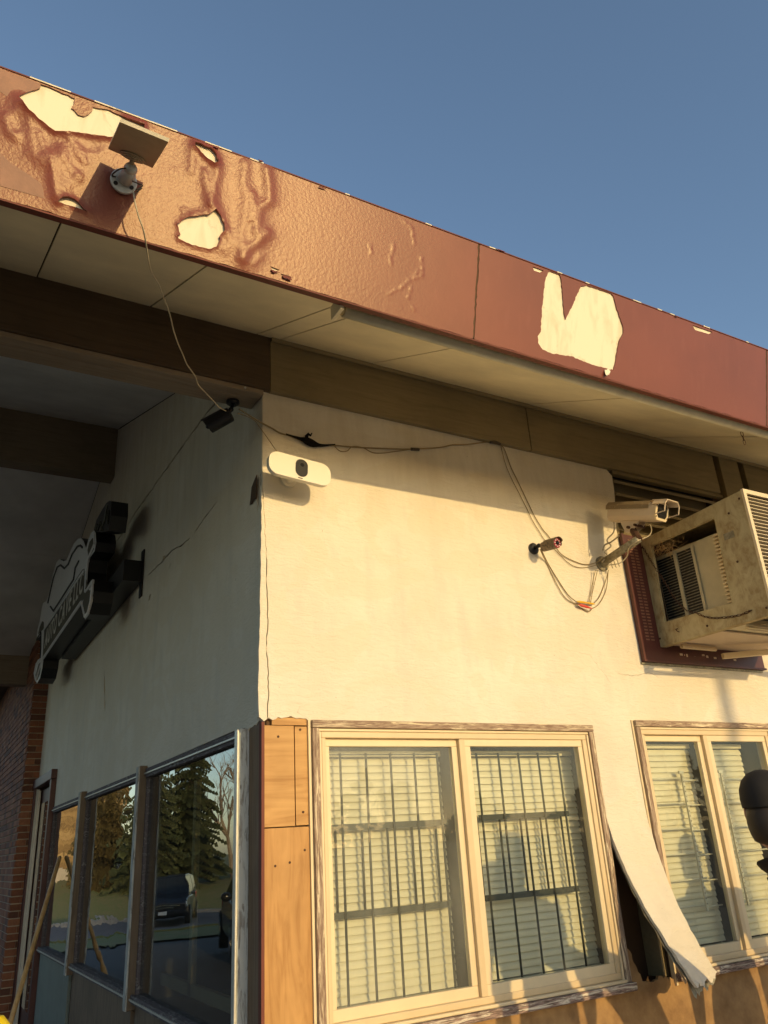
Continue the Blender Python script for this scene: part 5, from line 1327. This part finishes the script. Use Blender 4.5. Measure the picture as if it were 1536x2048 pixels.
# ------------------------------------------------------------------ vehicles seen in the side windows' reflections
simple('car_black', (0.012, 0.013, 0.016), .18, bmp=0, spec=.6); simple('car_dark', (0.02, 0.022, 0.026), .2, bmp=0)
simple('chrome', (.7, .7, .7), .15, 1.0, bmp=0); simple('lamp_glass', (.75, .74, .68), .1, bmp=0); simple('tyre', (.015, .015, .015), .8); simple('car_glass', (.02, .025, .03), .05, bmp=0); simple('tail_red', (.4, .01, .01), .2, bmp=0)
def car(loc, rz, label, paint, suv=True):
    L, Wd = (4.7, 1.85) if suv else (4.6, 1.8)
    t_ = thing('parked_suv' if suv else 'parked_car', loc, label, 'car'); t_.rotation_euler = (0, 0, rz)
    org = Vector(loc)
    def put(nm, m_, mt, par=None, sm=False, bv=0.0):
        m_.v = [q + org for q in m_.v]; o = obj(nm, m_, mt, par or t_, smooth=sm, bevel=bv); recalc(o); return o
    hx = L / 2
    if suv: sec = [(-hx, .42, .95), (-hx + .12, .30, 1.02), (-hx + .9, .28, 1.05), (0, .28, 1.02), (hx - 1.15, .28, 1.02), (hx - .25, .30, .94), (hx, .42, .80)]; cabin = [(-hx + .06, 1.0), (-hx + .30, 1.66), (-.6, 1.76), (.35, 1.72), (hx - 1.22, 1.02)]
    else: sec = [(-hx, .40, .86), (-hx + .15, .28, .92), (-hx + .9, .26, .95), (0, .26, .93), (hx - 1.3, .26, .90), (hx - .3, .28, .80), (hx, .40, .66)]; cabin = [(-hx + .75, .93), (-.9, 1.36), (-.2, 1.42), (.35, 1.38), (1.15, .90)]
    m_ = MB(); K = 10
    for x, zl, zh in sec:
        w_ = Wd / 2 * (1 - .10 * (abs(x) / hx) ** 4); mid = zl + (zh - zl) * .6
        ring = [(-w_ * .92, zl), (-w_, zl + .1), (-w_, mid), (-w_ * .95, zh - .03), (-w_ * .80, zh), (w_ * .80, zh), (w_ * .95, zh - .03), (w_, mid), (w_, zl + .1), (w_ * .92, zl)]
        m_.v += [Vector((x, y, z)) for y, z in ring]
    for i in range(len(sec) - 1):
        m_.f += [(i * K + k, i * K + (k + 1) % K, (i + 1) * K + (k + 1) % K, (i + 1) * K + k) for k in range(K)]
    m_.f += [tuple(range(K)), tuple((len(sec) - 1) * K + k for k in range(K))]; m_.mi = [0] * len(m_.f)
    put('body', m_, paint, None, False, .03)
    m_ = MB(); wb, wt = Wd / 2 * .90, Wd / 2 * .70
    for x, z in cabin:
        f = (z - cabin[0][1]) / (max(q[1] for q in cabin) - cabin[0][1]); w_ = wb + (wt - wb) * max(0, f); m_.v += [Vector((x, -w_, z)), Vector((x, w_, z))]
    n = len(cabin); m_.f = [(2 * i, 2 * i + 1, 2 * i + 3, 2 * i + 2) for i in range(n - 1)] + [tuple(2 * i for i in range(n)), tuple(2 * i + 1 for i in range(n))]; m_.mi = [0] * len(m_.f)
    cb_ = put('cabin', m_, paint, None, False, .02)
    ctr = Vector((sum(q[0] for q in cabin) / n, 0, sum(q[1] for q in cabin) / n))
    a, b_ = Vector((cabin[-1][0], 0, cabin[-1][1])), Vector((cabin[-2][0], 0, cabin[-2][1])); nr = Vector((b_.z - a.z, 0, a.x - b_.x)).normalized() * .006
    if nr.x < 0: nr = -nr
    p_, q_ = a.lerp(b_, .10), a.lerp(b_, .90)
    put('windscreen', MB().add([p_ + nr + Vector((0, -wb * .90, 0)), p_ + nr + Vector((0, wb * .90, 0)), q_ + nr + Vector((0, wt * .92, 0)), q_ + nr + Vector((0, -wt * .92, 0))], [(0, 1, 2, 3)]), 'car_glass', cb_)
    for s_ in (-1, 1):
        zl, zh = cabin[0][1] + .06, max(q[1] for q in cabin) - .10
        x0, x1 = cabin[0][0] + .35, cabin[-1][0] - .18
        for (u0, u1) in ((0, .45), (.49, 1)):
            pa, pb = x0 + (x1 - x0) * u0, x0 + (x1 - x0) * u1; sh = .28 if u1 == 1 else 0
            put('side_window', MB().add([(pa, s_ * (wb + .006), zl), (pb, s_ * (wb + .006), zl), (pb - sh - .1, s_ * (wt + .03), zh), (pa + .06, s_ * (wt + .03), zh)], [(0, 1, 2, 3)]), 'car_glass', cb_)
        put('mirror', MB().ell((cabin[-1][0] - .25, s_ * (Wd / 2 + .06), cabin[0][1] + .08), .06, .09, .07), paint, None, True)
        put('headlight', MB().obox((hx - .10, s_ * Wd * .36, sec[-1][2] - .06), (.06, 0, -.02), (0, .17, 0), (0, 0, .075)), 'lamp_glass', None, False, .02)
        put('fog_lamp', MB().cyl((hx - .02, s_ * Wd * .36, .48), (hx + .012, s_ * Wd * .36, .48), .055, n=14), 'lamp_glass')
        put('tail_light', MB().obox((-hx + .02, s_ * Wd * .40, sec[0][2] - .06), (.03, 0, 0), (0, .10, 0), (0, 0, .10)), 'tail_red')
        for x in (-hx + .88, hx - .92):
            wl_ = put('wheel', MB().cyl((x, s_ * (Wd / 2 - .20), .34), (x, s_ * (Wd / 2 + .01), .34), .34, n=24), 'tyre')
            put('rim', MB().cyl((x, s_ * (Wd / 2 + .008), .34), (x, s_ * (Wd / 2 + .022), .34), .22, n=18), 'chrome', wl_)
    put('grille', MB().box(hx - .02, hx + .014, -.42, .42, .60, .74), 'tyre')
    put('grille_bar', MB().box(hx + .0145, hx + .03, -.62, .62, .70, .74).box(hx + .0145, hx + .03, -.42, .42, .62, .645), 'chrome')
    put('bumper', MB().box(hx - .05, hx + .05, -Wd * .44, Wd * .44, .40, .55), paint, None, False, .03)
    put('number_plate', MB().box(hx + .051, hx + .056, -.16, .16, .43, .53), 'lamp_glass')
    return t_
car((-8.6, 32.4, -.79), radians(-68), 'black sport utility car mirrored in the shaded window nearest the corner', 'car_black')
car((-4.85, 11.9, -.02), radians(-75), 'dark saloon car mirrored low in the shaded window nearest the corner', 'car_dark', False)

# ------------------------------------------------------------------ trees
def leafmat(nm, a, b_):
    m, t, bs = nmat(nm); c = mix(t, ramp(t, noise(t, pos(t), 1.3, 4), [(.35, 0.0), (.65, 1.0)]), a, b_)
    t.links.new(c, bs.inputs['Base Color']); bs.inputs['Roughness'].default_value = .8
leafmat('needles', (.050, .070, .028), (.085, .095, .038)); leafmat('needles_olive', (.10, .085, .03), (.14, .105, .04))
wood('bark', (.16, .115, .08), (.09, .065, .045), (6, 6, 1)); wood('bark_pale', (.36, .29, .21), (.24, .18, .13), (6, 6, 1))
def spruce(x, y, H, R_, seed, label, mt='needles'):
    rn = random.Random(seed); z0 = gh(y); t_ = thing('spruce_tree', (x, y, z0), label, 'tree', 'spruces across the road')
    obj('trunk', MB().tube([(x, y, z0 - .1), (x, y, z0 + H * .5), (x, y, z0 + H)], [.20, .11, .015], 8), 'bark', t_)
    m_ = MB(); z = H * .06; lim = MB()
    while z < H * .985:
        r = R_ * (1 - z / H) ** .85 * rn.uniform(.85, 1.1) + .12; nb = max(4, int(5 + r * 5)); a0 = rn.uniform(0, 6.28)
        for k in range(nb):
            an = a0 + 6.283 * k / nb + rn.uniform(-.2, .2); rr_ = r * rn.uniform(.5, 1.15); d = Vector((cos(an), sin(an), 0)); sd_ = Vector((-sin(an), cos(an), 0))
            base = Vector((x, y, z0 + z + rn.uniform(-.12, .12))); tip = base + d * rr_ + Vector((0, 0, -rr_ * rn.uniform(.12, .45))); lim.tube([base, tip], [.02, .004], 4, False)
            st = max(3, int(rr_ / .16))
            for j in range(1, st + 1):
                f = j / st; c_ = base.lerp(tip, f) + Vector((0, 0, .10 * sin(f * 3)))
                for s_ in (-1, 1):
                    w_ = rr_ * .26 * (1.1 - f * .6) * rn.uniform(.7, 1.3); q = c_ + sd_ * s_ * w_ + d * w_ * .6 + Vector((0, 0, -.10 * rn.uniform(.4, 1.6)))
                    u = Vector((0, 0, rn.uniform(.05, .12)))
                    o_ = len(m_.v); m_.v += [c_ - d * .06, q, c_ + d * .10 + u, c_ + sd_ * s_ * w_ * .5 + Vector((0, 0, -.16))]; m_.f += [(o_, o_ + 1, o_ + 2), (o_, o_ + 3, o_ + 1)]; m_.mi += [0, 0]
        z += H * .028 + .05
    obj('branches', lim, 'bark', t_); obj('crown', m_, mt, t_)
spruce(-13.3, 46, 11.5, 2.5, 1, 'tallest green spruce mirrored in the shaded corner window')
spruce(-10.9, 45, 9.0, 2.3, 2, 'green spruce mirrored just left of the tallest one')
spruce(-9.2, 49, 8.0, 2.2, 3, 'olive spruce mirrored by the left edge of the shaded corner window', 'needles_olive')
def bare(x, y, H, seed, label):
    rn = random.Random(seed); z0 = gh(y); t_ = thing('bare_tree', (x, y, z0), label, 'tree', 'bare trees across the road')
    tr = MB(); cr = MB()
    def grow(p, d, L, r, lv):
        n_ = 3; pts_ = [p]
        for i in range(n_):
            d = (d + Vector((rn.uniform(-.14, .14), rn.uniform(-.14, .14), rn.uniform(-.02, .10)))).normalized(); pts_.append(pts_[-1] + d * L / n_)
        (tr if lv < 1 else cr).tube(pts_, [r * (1 - .4 * i / n_) for i in range(n_ + 1)], 6 if lv < 2 else 4, False)
        if lv < 4:
            for k in range(3 if lv else 5):
                q = pts_[rn.choice((1, 2, 3))] if lv else pts_[rn.choice((2, 3))]; an = rn.uniform(0, 6.28)
                grow(q, (d * .9 + Vector((cos(an), sin(an), .25)) * .6).normalized(), L * rn.uniform(.5, .72), r * .52, lv + 1)
    grow(Vector((x, y, z0 - .1)), Vector((0, 0, 1)), H * .42, .15, 0)
    obj('trunk', tr, 'bark_pale', t_); obj('crown', cr, 'bark_pale', t_)
for k, (x, y, H) in enumerate(((-16.4, 47, 9), (-17.8, 50, 10), (-15.6, 52, 9.5), (-19.4, 48, 8.5))):
    bare(x, y, H, 20 + k, ('slender bare tree right of the mirrored spruces', 'bare tree mirrored behind the slender one', 'bare tree mirrored farthest behind the spruces', 'bare tree mirrored at the right edge of the corner window')[k])
# low building across the road, weathered lap siding
t_ = thing('siding_building', (-4.5, 60, .6), 'long weathered brown-sided building mirrored in the wavy shaded windows', 'building')
wood('siding_a', (.36, .24, .095), (.24, .15, .06), (.3, 3, 9)); wood('siding_b', (.28, .18, .07), (.17, .105, .042), (.3, 3, 9)); wood('siding_c', (.43, .30, .13), (.30, .19, .08), (.3, 3, 9))
obj('wall', MB().box(-12.2, 4, 58, 68, 1.35, 8.4), 'siding_b', t_)
obj('foundation', MB().box(-12.3, 4.1, 57.9, 68, .3, 1.34), 'kerb', t_)
rn = random.Random(6); z = 1.36
while z < 8.3:
    h = rn.uniform(.20, .34); obj('siding_board', MB().box(-12.2, 4, 57.95 - rn.uniform(0, .05), 57.999, z, z + h - .02), rn.choice(('siding_a', 'siding_b', 'siding_c')), t_); z += h
obj('roof', MB().box(-12.8, 4.6, 57.2, 68, 8.4, 8.7), 'roofing', t_)
# unseen block added across the drive to hold sky light off the wall
t_ = thing('sky_blocking_building', (-17, 4, 0), 'grey block out of view on the left, added to hold back sky light', 'building')
simple('block_grey', (.22, .22, .22), .9)
obj('wall', MB().box(-24, -15.5, -14, 24, 0, 3.4), 'block_grey', t_)
obj('roof', MB().box(-24.3, -15.2, -14.3, 24.3, 3.4, 3.6), 'roofing', t_)
for k in range(6):
    w_ = obj('window', MB().box(-15.52, -15.47, -11 + k * 5.6, -9 + k * 5.6, 1.2, 2.6), 'beam_dark', t_); obj('pane', MB().box(-15.465, -15.46, -10.9 + k * 5.6, -9.1 + k * 5.6, 1.3, 2.5), 'car_glass', w_)
# street pole whose blurred shadow crosses the right window
px_, py_ = 3.12 + .19 * 15, -15.0
t_ = thing('street_pole', (px_, py_, 0), 'slim street pole out of view whose blurred shadow crosses the right window', 'pole')
obj('shaft', MB().tube([(px_, py_, 0), (px_ + .12, py_, 6.1)], [.075, .06], 12), 'galvanised', t_, smooth=True)
obj('base_plate', MB().box(px_ - .15, px_ + .15, py_ - .15, py_ + .15, .0, .03), 'galvanised', t_)
obj('cap', MB().cyl((px_ + .12, py_, 6.1), (px_ + .12, py_, 6.16), .07, .03, 12), 'galvanised', t_)
# unseen tree line added to break the horizon mirrored in the panes, one mass
rn = random.Random(99); m_ = MB()
for k in range(46):
    an = radians(-150 + 3.4 * k * 1.9 + rn.uniform(-2, 2)); R_ = rn.uniform(70, 95)
    cx_, cy_ = cos(an) * R_, sin(an) * R_
    if cy_ > -25: continue
    H = rn.uniform(5, 8.5)
    for j in range(220):
        u, v = rn.uniform(0, 6.28), rn.uniform(.05, 1); r_ = 3.4 * sin(min(1, v * 1.15) * pi) ** .6 * rn.uniform(.6, 1.05)
        c_ = Vector((cx_ + cos(u) * r_, cy_ + sin(u) * r_, H * v)); a_ = Vector((rn.uniform(-1, 1), rn.uniform(-1, 1), rn.uniform(-1, 1))).normalized() * rn.uniform(.35, .8); b2_ = a_.cross(Vector((rn.uniform(-1, 1), rn.uniform(-1, 1), 1))).normalized() * .5
        m_.add([c_ - a_, c_ + b2_, c_ + a_, c_ - b2_], [(0, 1, 2, 3)])
    m_.tube([(cx_, cy_, 0), (cx_, cy_, H * .5)], [.25, .12], 6, False)
tag(obj('horizon_break_trees', m_, 'needles_olive'), 'unseen line of trees behind the viewer, added to break the mirrored horizon', 'trees', kind='stuff')
